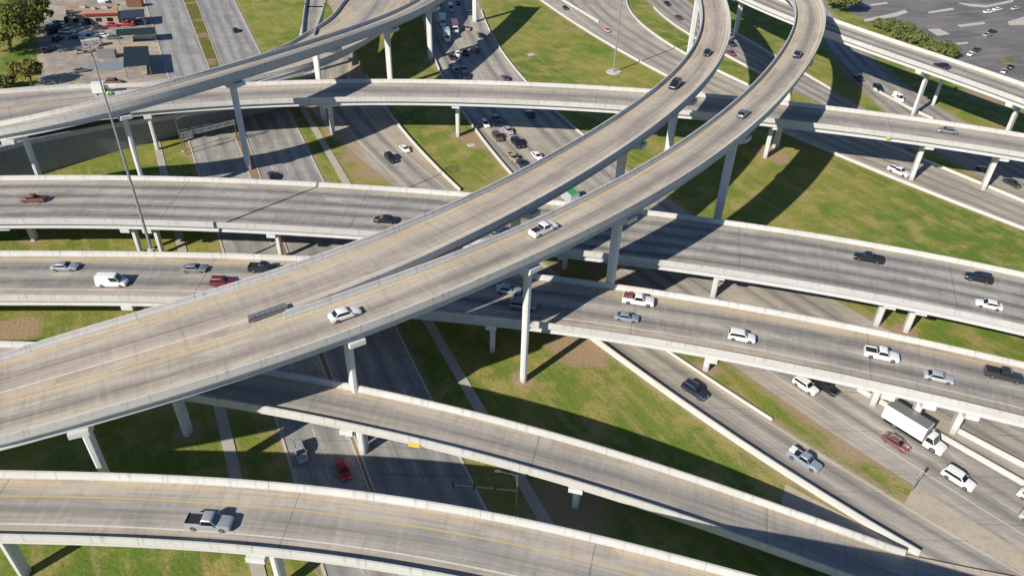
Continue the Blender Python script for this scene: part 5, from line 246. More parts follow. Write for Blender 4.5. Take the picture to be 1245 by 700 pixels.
# ---------------------------------------------------------------- mesh helpers
class MB:
    def __init__(s): s.v = []; s.f = []; s.mi = []; s.uv = {}
    def add(s, verts, faces, mi=0):
        o = len(s.v); s.v += [tuple(v) for v in verts]; s.f += [tuple(i + o for i in f) for f in faces]; s.mi += [mi] * len(faces); return o
    def box(s, x0, x1, y0, y1, z0, z1, mi=0, rot=0.0, c=(0, 0)):
        P = [(x0, y0, z0), (x1, y0, z0), (x1, y1, z0), (x0, y1, z0), (x0, y0, z1), (x1, y0, z1), (x1, y1, z1), (x0, y1, z1)]
        if rot: P = [(c[0] + (x - c[0]) * math.cos(rot) - (y - c[1]) * math.sin(rot), c[1] + (x - c[0]) * math.sin(rot) + (y - c[1]) * math.cos(rot), z) for x, y, z in P]
        s.add(P, [(0, 3, 2, 1), (4, 5, 6, 7), (0, 1, 5, 4), (1, 2, 6, 5), (2, 3, 7, 6), (3, 0, 4, 7)], mi)
    def loft(s, rings, mi=0, caps=True):
        n = len(rings[0]); o = len(s.v)
        for r in rings: s.v += [tuple(p) for p in r]
        for k in range(len(rings) - 1):
            for i in range(n):
                j = (i + 1) % n
                s.f.append((o + k * n + i, o + k * n + j, o + (k + 1) * n + j, o + (k + 1) * n + i)); s.mi.append(mi)
        if caps:
            s.f.append(tuple(o + i for i in reversed(range(n)))); s.f.append(tuple(o + (len(rings) - 1) * n + i for i in range(n))); s.mi += [mi, mi]
    def tube(s, p0, p1, r0, r1, n=8, mi=0):
        a = Vector(p0); b = Vector(p1); d = (b - a).normalized(); h = d.orthogonal().normalized(); w = d.cross(h)
        s.loft([[a + (h * math.cos(2 * math.pi * i / n) + w * math.sin(2 * math.pi * i / n)) * r0 for i in range(n)], [b + (h * math.cos(2 * math.pi * i / n) + w * math.sin(2 * math.pi * i / n)) * r1 for i in range(n)]], mi)
    def mesh(s, name, mats, smooth=False, bevel=0.0, seg=2):
        me = bpy.data.meshes.new(name); me.from_pydata(s.v, [], s.f)
        for m in mats: me.materials.append(m)
        for p, i in zip(me.polygons, s.mi): p.material_index = i; p.use_smooth = smooth
        if s.uv:
            l = me.uv_layers.new(name='lane')
            for lp in me.loops:
                l.data[lp.index].uv = s.uv.get(lp.vertex_index, (0, 0))
        bm = bmesh.new(); bm.from_mesh(me)
        bmesh.ops.recalc_face_normals(bm, faces=bm.faces)
        if bevel:
            bmesh.ops.bevel(bm, geom=[e for e in bm.edges if e.is_manifold and e.calc_face_angle(0) > 0.4], offset=bevel, segments=seg, affect='EDGES', clamp_overlap=True, profile=0.6)
        bm.to_mesh(me); bm.free(); me.update()
        if smooth: me.set_sharp_from_angle(angle=R_(38))
        return me
    def build(s, name, mats, parent=None, **kw):
        if not isinstance(mats, (list, tuple)): mats = [mats]
        o = bpy.data.objects.new(name, s.mesh(name, mats, **kw)); COL.objects.link(o)
        if parent: o.parent = parent
        return o

def tag(o, label=None, cat=None, group=None, kind=None):
    if label: o['label'] = label
    if cat: o['category'] = cat
    if group: o['group'] = group
    if kind: o['kind'] = kind
    return o
def empty(name, loc=(0, 0, 0), rz=0.0):
    o = bpy.data.objects.new(name, None); o.location = loc; o.rotation_euler = (0, 0, rz); o.empty_display_size = 0.5; COL.objects.link(o); return o
def copy_tree(o, parent=None):
    c = o.copy(); COL.objects.link(c)
    if parent: c.parent = parent
    for ch in list(o.children): copy_tree(ch, c)
    return c

# ---------------------------------------------------------------- ground, roads
SC = 93.0 / 78.0
PADS = [(p_[2] - math.sin(p_[5]) * p_[7], p_[3] + math.cos(p_[5]) * p_[7], 2.6) for p_ in PIERS if p_[1] == 'hammer' and p_[0] in ('FB', 'FA', 'D6', 'D4', 'D7', 'D2', 'D9', 'D5')]
DIRT = PADS + [(a * SC, b * SC, c * SC) for a, b, c in [(11.5, 92.0, 5.5), (15.0, 98.0, 4.0), (-9.0, 166.0, 5.0), (-30.0, 150.0, 6.0), (-36.0, 156.0, 4.0), (-78.0, 92.0, 4.0), (8.0, 60.0, 6.0), (22.0, 108.0, 8.0), (60.0, 163.0, 4.5), (44.0, 80.0, 4.0), (47.0, 72.0, 3.0), (108.0, 200.0, 6.0), (-25.0, 74.0, 4.0), (132.0, 205.0, 8.0), (20.0, 118.0, 8.0)]]
g = MB(); n = 24; S = 1500.0
for j in range(n + 1):
    for i in range(n + 1): g.v.append((-S + 2 * S * i / n, -S + 400 + 2 * S * j / n, 0.0))
for j in range(n):
    for i in range(n): g.f.append((j * (n + 1) + i, j * (n + 1) + i + 1, (j + 1) * (n + 1) + i + 1, (j + 1) * (n + 1) + i)); g.mi.append(0)
tag(g.build('ground', grass_material()), kind='structure')

def strip(name, L, Rr, z, mat, kind='structure', thick=None, parent=None):
    mb = MB(); s = 0.0; prev = None
    for a, b in zip(L, Rr):
        c = ((a[0] + b[0]) / 2, (a[1] + b[1]) / 2)
        if prev: s += math.dist(c, prev)
        prev = c; w = math.dist(a[:2], b[:2])
        k = len(mb.v); zz = z
        mb.v += [(a[0], a[1], zz), (b[0], b[1], zz)]; mb.uv[k] = (-w / 2 / SC, s); mb.uv[k + 1] = (w / 2 / SC, s)
        if k: mb.f.append((k - 2, k - 1, k + 1, k)); mb.mi.append(0)
    if thick:
        N = len(mb.v); 
        for i in range(N): mb.v.append((mb.v[i][0], mb.v[i][1], 0.0))
        for k in range(0, N - 2, 2):
            mb.f += [(k, k + 2, N + k + 2, N + k), (k + 1, N + k + 1, N + k + 3, k + 3)]; mb.mi += [0, 0]
    o = mb.build(name, mat, parent)
    if kind: tag(o, kind=kind)
    return o
def lanes_of(w, k): return [(-w / 2 + w * (i + 0.5) / k) for i in range(k)]

STREET_T = (0.36, 0.345, 0.325); STREET_G = (0.235, 0.233, 0.23)
wst = math.dist(ROADS['street_left'][0][10], ROADS['street_left'][1][10]); wst2 = math.dist(ROADS['street_right'][0][10], ROADS['street_right'][1][10])
def perp(r, i=10):
    a, b = Vector(ROADS[r][0][i]), Vector(ROADS[r][0][i + 1]); d = (b - a).normalized(); c = Vector(ROADS[r][1][i]) - a; return abs(d.x * c.y - d.y * c.x)
def hl(r): return math.dist(ROADS[r][0][10], ROADS[r][1][10]) / SC
strip('road', *ROADS['street_left'], 0.024, pavement('street_asphalt', STREET_T, STREET_G, lanes_of(hl('street_left'), 4), [(-hl('street_left') / 4, 0.14, WHITE_L, 9.0), (0, 0.14, WHITE_L, 9.0), (hl('street_left') / 4, 0.14, WHITE_L, 9.0)], joint=6.0, patch=0.4))
strip('road', *ROADS['street_right'], 0.024, pavement('street_asphalt_far', STREET_T, STREET_G, lanes_of(hl('street_right'), 4), [(-hl('street_right') / 4, 0.14, WHITE_L, 9.0), (0, 0.14, WHITE_L, 9.0), (hl('street_right') / 4, 0.14, WHITE_L, 9.0)], joint=6.0, patch=0.4))
FT = (0.44, 0.40, 0.35); FG = (0.205, 0.197, 0.188)
strip('road', *ROADS['ramp_road'], 0.028, pavement('ramp_road_concrete', FT, FG, (-2.5, 2.2), [(-4.1, 0.16, WHITE_L, 0), (4.1, 0.16, WHITE_L, 0)], joint=12.0, shoulder=(0.42, 0.34, 0.24), halfw=5))
strip('road', *ROADS['freeway'], 0.034, pavement('freeway_concrete', FT, FG, (-11.5, -7.6, -3.7, 3.9, 7.8, 11.7), [(-13.6, 0.16, WHITE_L, 0), (-9.6, 0.14, WHITE_L, 12), (-5.7, 0.14, WHITE_L, 12), (5.8, 0.14, WHITE_L, 12), (9.7, 0.14, WHITE_L, 12), (-1.8, 0.16, YELL_L, 0), (1.9, 0.16, YELL_L, 0)], joint=12.0))
strip('road', *ROADS['connector'], 0.040, pavement('connector_concrete', (0.43, 0.385, 0.325), (0.24, 0.22, 0.20), (-4.5, 0.0, 4.5), [(-7.2, 0.16, WHITE_L, 0), (7.2, 0.16, WHITE_L, 0), (-2.2, 0.14, WHITE_L, 12), (2.2, 0.14, WHITE_L, 12)], joint=12.0))
strip('road', *ROADS['frontage'], 0.046, pavement('frontage_concrete', (0.40, 0.36, 0.31), FG, (-5.0, -1.6, 1.8, 5.2), [(-3.3, 0.14, WHITE_L, 12), (0.1, 0.14, WHITE_L, 12), (3.5, 0.14, WHITE_L, 12)], joint=12.0))
strip('road', *ROADS['service'], 0.052, pavement('service_concrete', (0.38, 0.345, 0.30), FG, (-5.5, -1.8, 1.8, 5.5), [(-3.6, 0.14, WHITE_L, 12), (0, 0.14, WHITE_L, 12), (3.6, 0.14, WHITE_L, 12)], joint=12.0))
walk_m = concrete('sidewalk_concrete', (0.42, 0.39, 0.34), 0.3)
strip('sidewalk', *ROADS['walk_right'], 0.13, walk_m, thick=True); strip('sidewalk', *ROADS['walk_left'], 0.13, walk_m, thick=True)
vm = grass_material(True)
for rn, sides in (('street_left', (0,)), ('street_right', (1,)), ('ramp_road', (0, 1)), ('freeway', (0, 1)), ('connector', (0, 1)), ('frontage', (0, 1)), ('service', (0, 1))):
    for sd in sides:
        E = ROADS[rn][sd]; out = []
        for i, p_ in enumerate(E):
            d = (Vector(E[min(i + 1, len(E) - 1)]) - Vector(E[max(i - 1, 0)])).normalized(); nn = Vector((d.y, -d.x)) * (1 if sd == 0 else -1); out.append((p_[0] + nn.x * 2.5, p_[1] + nn.y * 2.5))
        strip('verge', E, out, 0.006 + 0.001 * len(rn) % 0.004, vm)
# raised street median: kerbed strip, grassed where it is wide
med_t = NT('median_soil', 0.95, 0.1); p = med_t.pos(); fx, fy, fz = med_t.sep(p)
med_c = med_t.mix(med_t.noise(p, 0.5, 4), (0.30, 0.22, 0.14), (0.24, 0.16, 0.10))
med_c = med_t.mix(med_t.math('MULTIPLY', med_t.ramp(fy, 196 * SC, 200 * SC), med_t.ramp(med_t.noise(p, 0.12, 4), 0.40, 0.52)), med_c, (0.13, 0.135, 0.03))
strip('median', ROADS['street_left'][1], ROADS['street_right'][0], 0.14, med_t.col(med_c), thick=True)
kerb_m = concrete('kerb_concrete', (0.48, 0.45, 0.40), 0.3)
def kerb(L, w=0.35, z=0.15, side=1):
    strip('kerb', [(x, y) for x, y in L], [(x + side * w, y) for x, y in L], z, kerb_m, thick=True)
kerb(ROADS['street_left'][1], 0.35, 0.17, 1); kerb(ROADS['street_right'][0], 0.35, 0.17, -1)
kerb(ROADS['street_left'][0], 0.45, 0.15, -1); kerb(ROADS['street_right'][1], 0.45, 0.15, 1)

def poly(name, pts, z, mat, kind='structure'):
    mb = MB(); mb.add([(x, y, z) for x, y in pts], [tuple(range(len(pts)))]); 
    for i, (x, y) in enumerate(pts): mb.uv[i] = (x, y)
    return tag(mb.build(name, mat), kind=kind)
def lot_mat(name, a, b, c, s=0.06):
    t = NT(name, 0.92, 0.2); p = t.pos(); n1 = t.noise(p, s, 5, 0.62); n2 = t.noise(p, s * 5, 4, 0.6); n3 = t.noise(p, 1.3, 3)
    k = t.mix(t.ramp(n1, 0.40, 0.60), a, b); k = t.mix(t.ramp(n2, 0.5, 0.66, 0, 0.8), k, c); k = t.mix(t.ramp(n3, 0.45, 0.8, 0, 0.3), k, tuple(v * 0.6 for v in a)); t.bump(n3, 0.3, 0.05); return t.col(k)
poly('dirt_lot', POLY['lot_left'], 0.012, lot_mat('dirt_lot_surface', (0.40, 0.335, 0.265), (0.25, 0.235, 0.225), (0.50, 0.40, 0.27), 0.05))
park_t = NT('parking_asphalt', 0.9, 0.25); p = park_t.pos(); px, py, pz = park_t.sep(p)
ru = park_t.math('ADD', park_t.math('MULTIPLY', px, 0.955), park_t.math('MULTIPLY', py, 0.297)); rv = park_t.math('SUBTRACT', park_t.math('MULTIPLY', py, 0.955), park_t.math('MULTIPLY', px, 0.297))
pc = park_t.mix(park_t.ramp(park_t.noise(p, 0.03, 5), 0.38, 0.62), (0.120, 0.117, 0.120), (0.185, 0.177, 0.174))
pc = park_t.mix(park_t.ramp(park_t.noise(park_t.xyz(park_t.math('MULTIPLY', ru, 0.05), park_t.math('MULTIPLY', rv, 0.3)), 1.0, 4), 0.5, 0.7, 0, 0.6), pc, (0.26, 0.24, 0.225))
stall = park_t.math('MULTIPLY', park_t.ramp(park_t.math('ABSOLUTE', park_t.math('SUBTRACT', park_t.math('FRACT', park_t.math('DIVIDE', ru, 2.8)), 0.5)), 0.03, 0.05, 1, 0), park_t.math('LESS_THAN', park_t.math('FRACT', park_t.math('DIVIDE', rv, 19.0)), 0.55))
pc = park_t.mix(park_t.math('MULTIPLY', stall, 0.4), pc, (0.42, 0.41, 0.38))
poly('parking_lot', POLY['parking'], 0.016, park_t.col(pc))
poly('pavement', POLY['gore'], 0.020, lot_mat('gore_concrete', (0.42, 0.365, 0.295), (0.46, 0.395, 0.315), (0.36, 0.305, 0.245), 0.12))
poly('pavement', POLY['apron'], 0.026, lot_mat('apron_concrete', (0.42, 0.36, 0.285), (0.46, 0.39, 0.30), (0.36, 0.30, 0.235), 0.12))
isl_lab = ['short pale kerbed island at the top of the parking lot', 'long pale kerbed island in the middle of the parking lot', 'curved pale kerbed island by the tree', 'wide pale kerbed island next to the hedge', 'small pale kerbed island beyond the hedge end', 'rounded tan island at the right edge of the parking lot', 'thin pale island in the top corner by the tree', 'bent thin island across the top of the lot', 'planted island in the lower parking lot']
for q, l in zip(ISLANDS, isl_lab):
    mb = MB(); n = len(q); mb.add([(x, y, 0.0) for x, y in q] + [(x, y, 0.15) for x, y in q], [tuple(range(n, 2 * n))] + [(i, (i + 1) % n, n + (i + 1) % n, n + i) for i in range(n)])
    tag(mb.build('parking_island', lot_mat('island_' + l.split()[0] + l.split()[1], (0.11, 0.12, 0.03), (0.2, 0.17, 0.08), (0.3, 0.25, 0.16)) if 'planted' in l else kerb_m, bevel=0.03), l, 'island', 'parking lot islands')

# ---------------------------------------------------------------- bridges
def lerp(a, b, t): return tuple(x + (y - x) * t for x, y in zip(a, b))
def sweep(mb, L, Rr, prof, mi=0, root=(0, 0, 0), i0=0, i1=None, uv=None):
    """prof: closed ring of (m, side, dz) - m metres in from the left edge (side 0) or right edge (side 1)."""
    i1 = len(L) if i1 is None else i1; rings = []
    for a, b in zip(L[i0:i1], Rr[i0:i1]):
        A = Vector(a); Bv = Vector(b); w = (Bv - A).length; d = (Bv - A) / w
        rings.append([(A + d * m if sd == 0 else Bv - d * m if sd == 1 else A + d * (w / 2 + m)) + Vector((0, 0, dz)) - Vector(root) for m, sd, dz in prof])
    k0 = len(mb.v); s = 0.0; pc = None; n = len(prof)
    mb.loft(rings, mi)
    for j, r in enumerate(rings):
        c = r[0]
        if pc is not None: s += (c - pc).length
        pc = c
        for i in range(n): mb.uv[k0 + j * n + i] = (prof[i][2], s)
BR = {}
def resample(L, Rr, ds=2.0):
    out = [[], []]
    n = len(L)
    for i in range(n - 1):
        k = max(1, round(math.dist(L[i][:2], L[i + 1][:2]) / ds))
        for j in range(k):
            t = j / k
            for q, P in enumerate((L, Rr)):
                p0, p1, p2, p3 = (Vector(P[max(i - 1, 0)]), Vector(P[i]), Vector(P[i + 1]), Vector(P[min(i + 2, n - 1)]))
                m1 = (p2 - p0) * 0.5 if i > 0 else p2 - p1; m2 = (p3 - p1) * 0.5 if i < n - 2 else p2 - p1
                out[q].append(tuple(p1 * (2 * t**3 - 3 * t**2 + 1) + m1 * (t**3 - 2 * t**2 + t) + p2 * (-2 * t**3 + 3 * t**2) + m2 * (t**3 - t**2)))
    out[0].append(tuple(L[-1])); out[1].append(tuple(Rr[-1])); return out
def bridge(key, name, label, mat, depth=1.35, ngird=None, left_from=0, right_from=0, left_to=None, right_to=None, gird_inset=0.75, rail_h=1.02, gird_from=0, grade_end=None):
    L0, R0 = DECKS[key]; n0 = len(L0)
    L, Rr = resample(L0, R0)
    f = len(L) / n0
    root = empty(name, (*[round(x, 2) for x in lerp(L[len(L) // 2], Rr[len(L) // 2], 0.5)[:2]], 0)); ro = tuple(root.location)
    tag(root, label, 'bridge', 'highway bridges of the interchange')
    w = math.dist(L[len(L) // 2], Rr[len(L) // 2])
    # slab
    mb = MB(); s = 0.0; prev = None
    for a, b in zip(L, Rr):
        c = lerp(a, b, 0.5)
        if prev: s += math.dist(c, prev)
        prev = c; k = len(mb.v); ww = math.dist(a[:2], b[:2])
        A = Vector(a) - Vector(ro); Bv = Vector(b) - Vector(ro)
        mb.v += [tuple(A), tuple(Bv), tuple(Bv + Vector((0, 0, -0.26))), tuple(A + Vector((0, 0, -0.26)))]
        mb.uv[k] = (-ww / 2 / SC, s); mb.uv[k + 1] = (ww / 2 / SC, s)
        if k:
            mb.f += [(k - 4, k - 3, k + 1, k), (k - 3, k - 2, k + 2, k + 1), (k - 2, k - 1, k + 3, k + 2), (k - 1, k - 4, k, k + 3)]; mb.mi += [0, 1, 1, 1]
    mb.f += [(0, 3, 2, 1), (k, k + 1, k + 2, k + 3)]; mb.mi += [1, 1]
    mb.build('deck', [mat, M['conc']], root)
    # parapets
    for sd, fr, to in ((0, left_from, left_to), (1, right_from, right_to)):
        if fr is None: continue
        mb = MB(); prof = [(0.003, sd, -0.03), (0.003, sd, rail_h), (0.26, sd, rail_h), (0.33, sd, 0.55), (0.48, sd, 0.16), (0.48, sd, -0.03)]
        sweep(mb, L, Rr, prof, 0, ro, int(fr * f), None if to is None else int(to * f)); mb.build('parapet', M['rail'], root)
    # girders
    ng = ngird if ngird is not None else max(2, round((w - 1.5) / 2.5) + 1)
    gend = len(L) if grade_end is None else int(grade_end * f)
    for q in range(ng):
        m = -(w / 2 - gird_inset - 0.3) + (w - 2 * gird_inset - 0.6) * q / (ng - 1)
        mb = MB(); sweep(mb, L, Rr, [(m - 0.30, 2, -0.258), (m + 0.30, 2, -0.258), (m + 0.22, 2, -0.5), (m + 0.2, 2, -depth + 0.15), (m + 0.36, 2, -depth), (m + 0.36, 2, -depth - 0.22), (m - 0.36, 2, -depth - 0.22), (m - 0.36, 2, -depth), (m - 0.2, 2, -depth + 0.15), (m - 0.22, 2, -0.5)], 0, ro, int(gird_from * f), gend)
        mb.build('girder', M['girder'], root)
    BR[key] = (root, depth + 0.22, w)
    return root
def pier(key, kind, x, y, z, yaw, w, off, ca=1.15, ct=2.3, z0=0.0):
    root, dep, bw = BR[key]; ro = Vector(root.location)
    ztop = z - dep - 0.02; T = Matrix.Rotation(yaw, 4, 'Z'); o0 = Vector((x, y, 0)) - ro
    def tr(a, t, zz): return tuple(T @ Vector((a, t, zz)) + o0)
    L = bw * 0.5 - 0.1 if key in ('FA', 'FB', 'D7', 'D1') else max(min(bw * 0.5 - 0.35, 8.4 if key in ('D4', 'D5') else 5.6), 2.6) if kind == 'hammer' else bw * 0.5 - 0.6
    caph = 2.0 if kind == 'hammer' else 1.25
    if ztop < 3.4: caph = 1.0
    cols = [off] if kind == 'hammer' else [-bw * 0.28, bw * 0.28]
    if kind == 'bent': ca, ct = 1.0, 1.2
    lo_z = ztop - caph
    p = None
    for c in cols:
        pc = MB()
        ch = 0.22; rings = []
        for zz, k in ((z0 - 0.3, 0.92), (z0 + (lo_z - z0) * 0.7, 0.97), (lo_z + 0.25, 1.06)):
            a, b = ca / 2 * k, ct / 2 * k
            rings.append([tr(px_, c + py_, zz) for px_, py_ in ((-a, -b + ch), (-a + ch, -b), (a - ch, -b), (a, -b + ch), (a, b - ch), (a - ch, b), (-a + ch, b), (-a, b - ch))])
        pc.loft(rings); pp = pc.build('pier', M['pier'], root, bevel=0.0); p = p or pp
    cap = MB(); half = ca / 2 + (0.72 if key in ('FA', 'FB', 'D7', 'D1') else 0.45)
    if kind == 'hammer':
        c = off; e = caph * 0.42; b = ct / 2 + 0.12
        prof = [(-L, ztop), (L, ztop), (L, ztop - e), (c + b + (L - c - b) * 0.45, ztop - caph * 0.72), (c + b, lo_z), (c - b, lo_z), (c - b - (L + c - b) * 0.45, ztop - caph * 0.72), (-L, ztop - e)]
    else: prof = [(-L, ztop), (L, ztop), (L, lo_z + 0.3), (L - 0.5, lo_z), (-L + 0.5, lo_z), (-L, lo_z + 0.3)]
    cap.loft([[tr(-half, t, zz) for t, zz in prof], [tr(half, t, zz) for t, zz in prof]])
    cap.build('pier_cap', M['pier'], p, bevel=0.06)

deck_small = lambda nm, w, **k: pavement(nm, k.pop('tan', TAN), k.pop('grey', GREY), k.pop('lanes', (0.0,)), k.pop('lines', ()), shoulder=k.pop('shoulder', OCHRE), halfw=w / 2, **k)
bridge('RC', 'ramp_bridge', 'short pale ramp stub running up to the merge beside the back lawn', deck_small('ramp_stub_surface', 7), left_from=0)
bridge('D8', 'ramp_bridge', 'low shaded ramp on a retaining wall beneath the leaning flyover', deck_small('low_ramp_surface', 7.5), depth=1.2, ngird=0)
rt = BR['D8'][0]; L8, R8 = resample(*DECKS['D8']); mb = MB(); rings = []
for a, c in zip(L8, R8):
    A, C = Vector(a), Vector(c); d_ = (C - A).normalized(); C2 = C - d_ * 0.12; A2 = A + d_ * 0.12; o_ = rt.location
    rings.append([tuple(Vector((q.x - o_.x, q.y - o_.y, zz))) for q, zz in ((A2, -0.2), (A2, A.z - 0.25), (C2, C.z - 0.25), (C2, -0.2))])
mb.loft(rings); mb.build('retaining_wall', concrete('stained_shade_wall', (0.27, 0.275, 0.28), 0.5), rt)  # base tone darkened to stand in for shade; streaks are stains
bridge('RB', 'ramp_bridge', 'far ramp beside the dirt lot that slips under the leaning flyover', deck_small('far_ramp_surface', 8, lane_w=2.0), right_from=12)
bridge('D6', 'highway_bridge', 'narrow straight bridge crossing behind the grass islands', deck_small('back_bridge_surface', 11, lanes=(-0.3,), lane_w=2.6, lines=((-3.4, 0.15, WHITE_L, 0), (3.2, 0.15, YELL_L, 0)), joint=38.0), left_from=10)
bridge('D9', 'highway_bridge', 'straight bridge between the parking lot hedge and the tall leaning pier', deck_small('right_bridge_surface', 10.4, lanes=(-1.9, 1.9), lines=((0, 0.15, WHITE_L, 12), (-3.9, 0.15, WHITE_L, 0), (3.9, 0.15, YELL_L, 0)), joint=38.0, wear=1.0))
bridge('D5', 'highway_bridge', 'widest bridge, four lanes, lined with a lawn on its far side', deck_small('wide_bridge_surface', 16, tan=(0.415, 0.39, 0.355), grey=(0.165, 0.160, 0.156), shoulder=(0.43, 0.40, 0.36), lanes=(-5.0, -1.6, 1.8, 5.2), lines=((-3.3, 0.14, WHITE_L, 12), (0.1, 0.14, WHITE_L, 12), (3.5, 0.14, WHITE_L, 12), (-6.9, 0.15, YELL_L, 0), (6.9, 0.15, WHITE_L, 0)), joint=40.0, lane_w=1.35, wear=1.0), gird_inset=0.6)
bridge('D4', 'highway_bridge', 'two lane bridge carrying the white van and two white pickups', deck_small('two_lane_bridge_surface', 12.1, grey=(0.170, 0.163, 0.158), lanes=(-2.6, 1.3), lines=((-0.6, 0.14, WHITE_L, 12), (3.3, 0.15, WHITE_L, 0), (-4.6, 0.15, YELL_L, 0)), joint=40.0, lane_w=1.7, wear=0.95), gird_inset=0.6)
bridge('D2', 'ramp_bridge', 'curving single lane ramp that comes down to the road at the lower right', deck_small('lower_ramp_surface', 6.3, lane_w=1.9, joint=34.0, wear=0.75), depth=1.1, left_to=D2_END[0], right_to=D2_END[1], grade_end=D2_END[2])
bridge('D1', 'ramp_bridge', 'curved ramp nearest the camera with a yellow shoulder line', deck_small('front_ramp_surface', 7.7, lanes=(0.2,), lane_w=2.2, lines=((-1.35, 0.13, YELL_L, 0), (2.0, 0.13, WHITE_L, 0)), joint=37.0, wear=0.62))
bridge('D7', 'flyover_bridge', 'leaning narrow flyover that climbs over everything at the upper left', deck_small('left_flyover_surface', 6.6, lane_w=1.5))
bridge('FA', 'flyover_bridge', 'inner of the two long flyovers, the one with two black cars on its bend', deck_small('inner_flyover_surface', 8, lanes=(0.3,), lane_w=2.2, lines=((-2.6, 0.2, PALE_Y, 0), (2.7, 0.14, WHITE_L, 0)), tan=(0.51, 0.445, 0.36), grey=(0.24, 0.205, 0.19), joint=42.0, wear=0.6, jd=0.2), depth=1.5, ngird=4, right_from=SPLIT['FA'] + 0.5)
bridge('FB', 'flyover_bridge', 'outer of the two long flyovers, carrying the white sedan and white pickup', deck_small('outer_flyover_surface', 7.2, lanes=(0.4,), lane_w=1.7, lines=((-2.7, 0.2, PALE_Y, 0), (2.6, 0.14, WHITE_L, 0)), tan=(0.51, 0.445, 0.36), grey=(0.21, 0.192, 0.175), joint=42.0, wear=0.85, jd=0.2), depth=1.5, ngird=4, left_from=SPLIT['FB'] + 0.5)
for (key, kind, x, y, z, yaw, w, off) in PIERS:
    big = key in ('FA', 'FB', 'D7', 'D1', 'D9')
    if z - BR[key][1] < 1.2 or key == 'D8': continue
    pier(key, kind, x, y, z, yaw, w, off, 0.95 if big else 1.15, (1.35 if key == 'FB' and off < -1 else 1.9) if big else 1.9)
# outrigger post of the right bridge
mb = MB(); rt, dp, _ = BR['D9']; ro = rt.location
mb.tube((OUTRIGGER[0] - ro.x, OUTRIGGER[1] - ro.y, -0.3), (OUTRIGGER[0] - ro.x, OUTRIGGER[1] - ro.y, 14.0), 0.55, 0.55, 12); mb.build('pier', M['pier'], rt, smooth=True)

# yellow plates hung on two bridge sides
for i, (x, y, z) in enumerate(YSIGN):
    key = 'D2' if i == 0 else 'D6'; E = resample(*DECKS[key])[1]
    k = min(range(len(E)), key=lambda j: math.dist(E[j][:2], (x, y))); a = Vector(E[max(k - 1, 0)]); b = Vector(E[k + 1]); t = (b - a).normalized(); nrm = Vector((t.y, -t.x, 0)); c = Vector(E[k]) + nrm * 0.10
    r = empty('warning_sign', (c.x, c.y, c.z - 0.35), math.atan2(t.y, t.x)); tag(r, 'small yellow plate on the side of the ramp above the shaded street' if i == 0 else 'small yellow plate on the side of the narrow back bridge', 'sign')
    q = MB(); hw_ = 0.85 if i == 0 else 0.55; q.box(-hw_, hw_, -0.03, 0.03, -0.35, 0.35 if i == 0 else 0.05); q.build('panel', M['yellow'], r, bevel=0.01)
    q = MB(); q.box(-0.5, -0.42, 0.03, 0.14, -0.3, 0.3); q.build('bracket', M['steel'], r); q = MB(); q.box(0.42, 0.5, 0.03, 0.14, -0.3, 0.3); q.build('bracket', M['steel'], r)

# crash cushion where the flyovers part
a, b = Vector(CUSHION[0]), Vector(CUSHION[1]); d = b - a; Ln = d.length
E = resample(*DECKS['FB'])[0]; k = min(range(len(E)), key=lambda j: math.dist(E[j][:2], a[:2])); zc = E[k][2]
cc = empty('crash_cushion', (a.x, a.y, zc), math.atan2(d.y, d.x)); tag(cc, 'grey crash cushion on the nose between the two flyovers', 'barrier')
q = MB()
for i in range(7): q.box(i * Ln / 7 + 0.03, (i + 1) * Ln / 7 - 0.03, -0.40 - 0.02 * i, 0.40 + 0.02 * i, 0.02, 0.86)
q.build('bay', plain('cushion_grey', (0.23, 0.24, 0.25), 0.55, 0.4), cc, bevel=0.03)
q = MB(); q.box(-0.35, 0.0, -0.38, 0.38, 0.03, 0.8); q.build('nose', plain('cushion_nose', (0.35, 0.33, 0.28), 0.6), cc, bevel=0.1)
for s_ in (-1, 1):
    q = MB(); q.box(0, Ln, s_ * 0.56 - 0.03, s_ * 0.56 + 0.03, 0.3, 0.62); q.build('rail', M['steel'], cc)

# ---------------------------------------------------------------- barriers on the ground
def barrier(pts, label, h=0.85, w=0.5, top=0.22, name='concrete_barrier', mat=None):
    mb = MB(); P = [Vector((x, y, 0)) for x, y in pts]; c = P[len(P) // 2]; rings = []
    for i, p in enumerate(P):
        d = (P[min(i + 1, len(P) - 1)] - P[max(i - 1, 0)]).normalized(); nn = Vector((-d.y, d.x, 0)); p = p - c
        rings.append([tuple(p + nn * m + Vector((0, 0, z))) for m, z in ((-w / 2, -0.1), (-w / 2, 0.1), (-top / 2 - 0.04, 0.38), (-top / 2, h), (top / 2, h), (top / 2 + 0.04, 0.38), (w / 2, 0.1), (w / 2, -0.1))])
    mb.loft(rings); o = mb.build(name, mat or M['rail']); o.location = c; tag(o, label, 'barrier', 'concrete road barriers'); return o
def cut(r, side, y0, y1, off=0.0):
    P = [(x + off, y) for x, y in ROADS[r][side]]; out = []
    for a, b in zip(P[:-1], P[1:]):
        for yy in (y1 * SC, y0 * SC):
            if (a[1] - yy) * (b[1] - yy) < 0: out.append(lerp(a, b, (yy - a[1]) / (b[1] - a[1])))
        if y0 * SC <= b[1] <= y1 * SC: out.append(b)
    return sorted(out, key=lambda q: -q[1])
def dens(P, ds=3.0):
    out = []
    for a, b in zip(P[:-1], P[1:]):
        k = max(1, int(math.dist(a, b) / ds)); out += [lerp(a, b, j / k) for j in range(k)]
    return out + [P[-1]]
barrier(dens(cut('ramp_road', 0, 55.4, 103, -0.3)), 'tall white barrier slanting from under the bridges down to the lower right', 1.15, 0.6)
barrier(dens([p for p in cut('ramp_road', 1, 141, 205, 0.3)]), 'thin barrier with a dark shadow between the three lane road and a grass island')
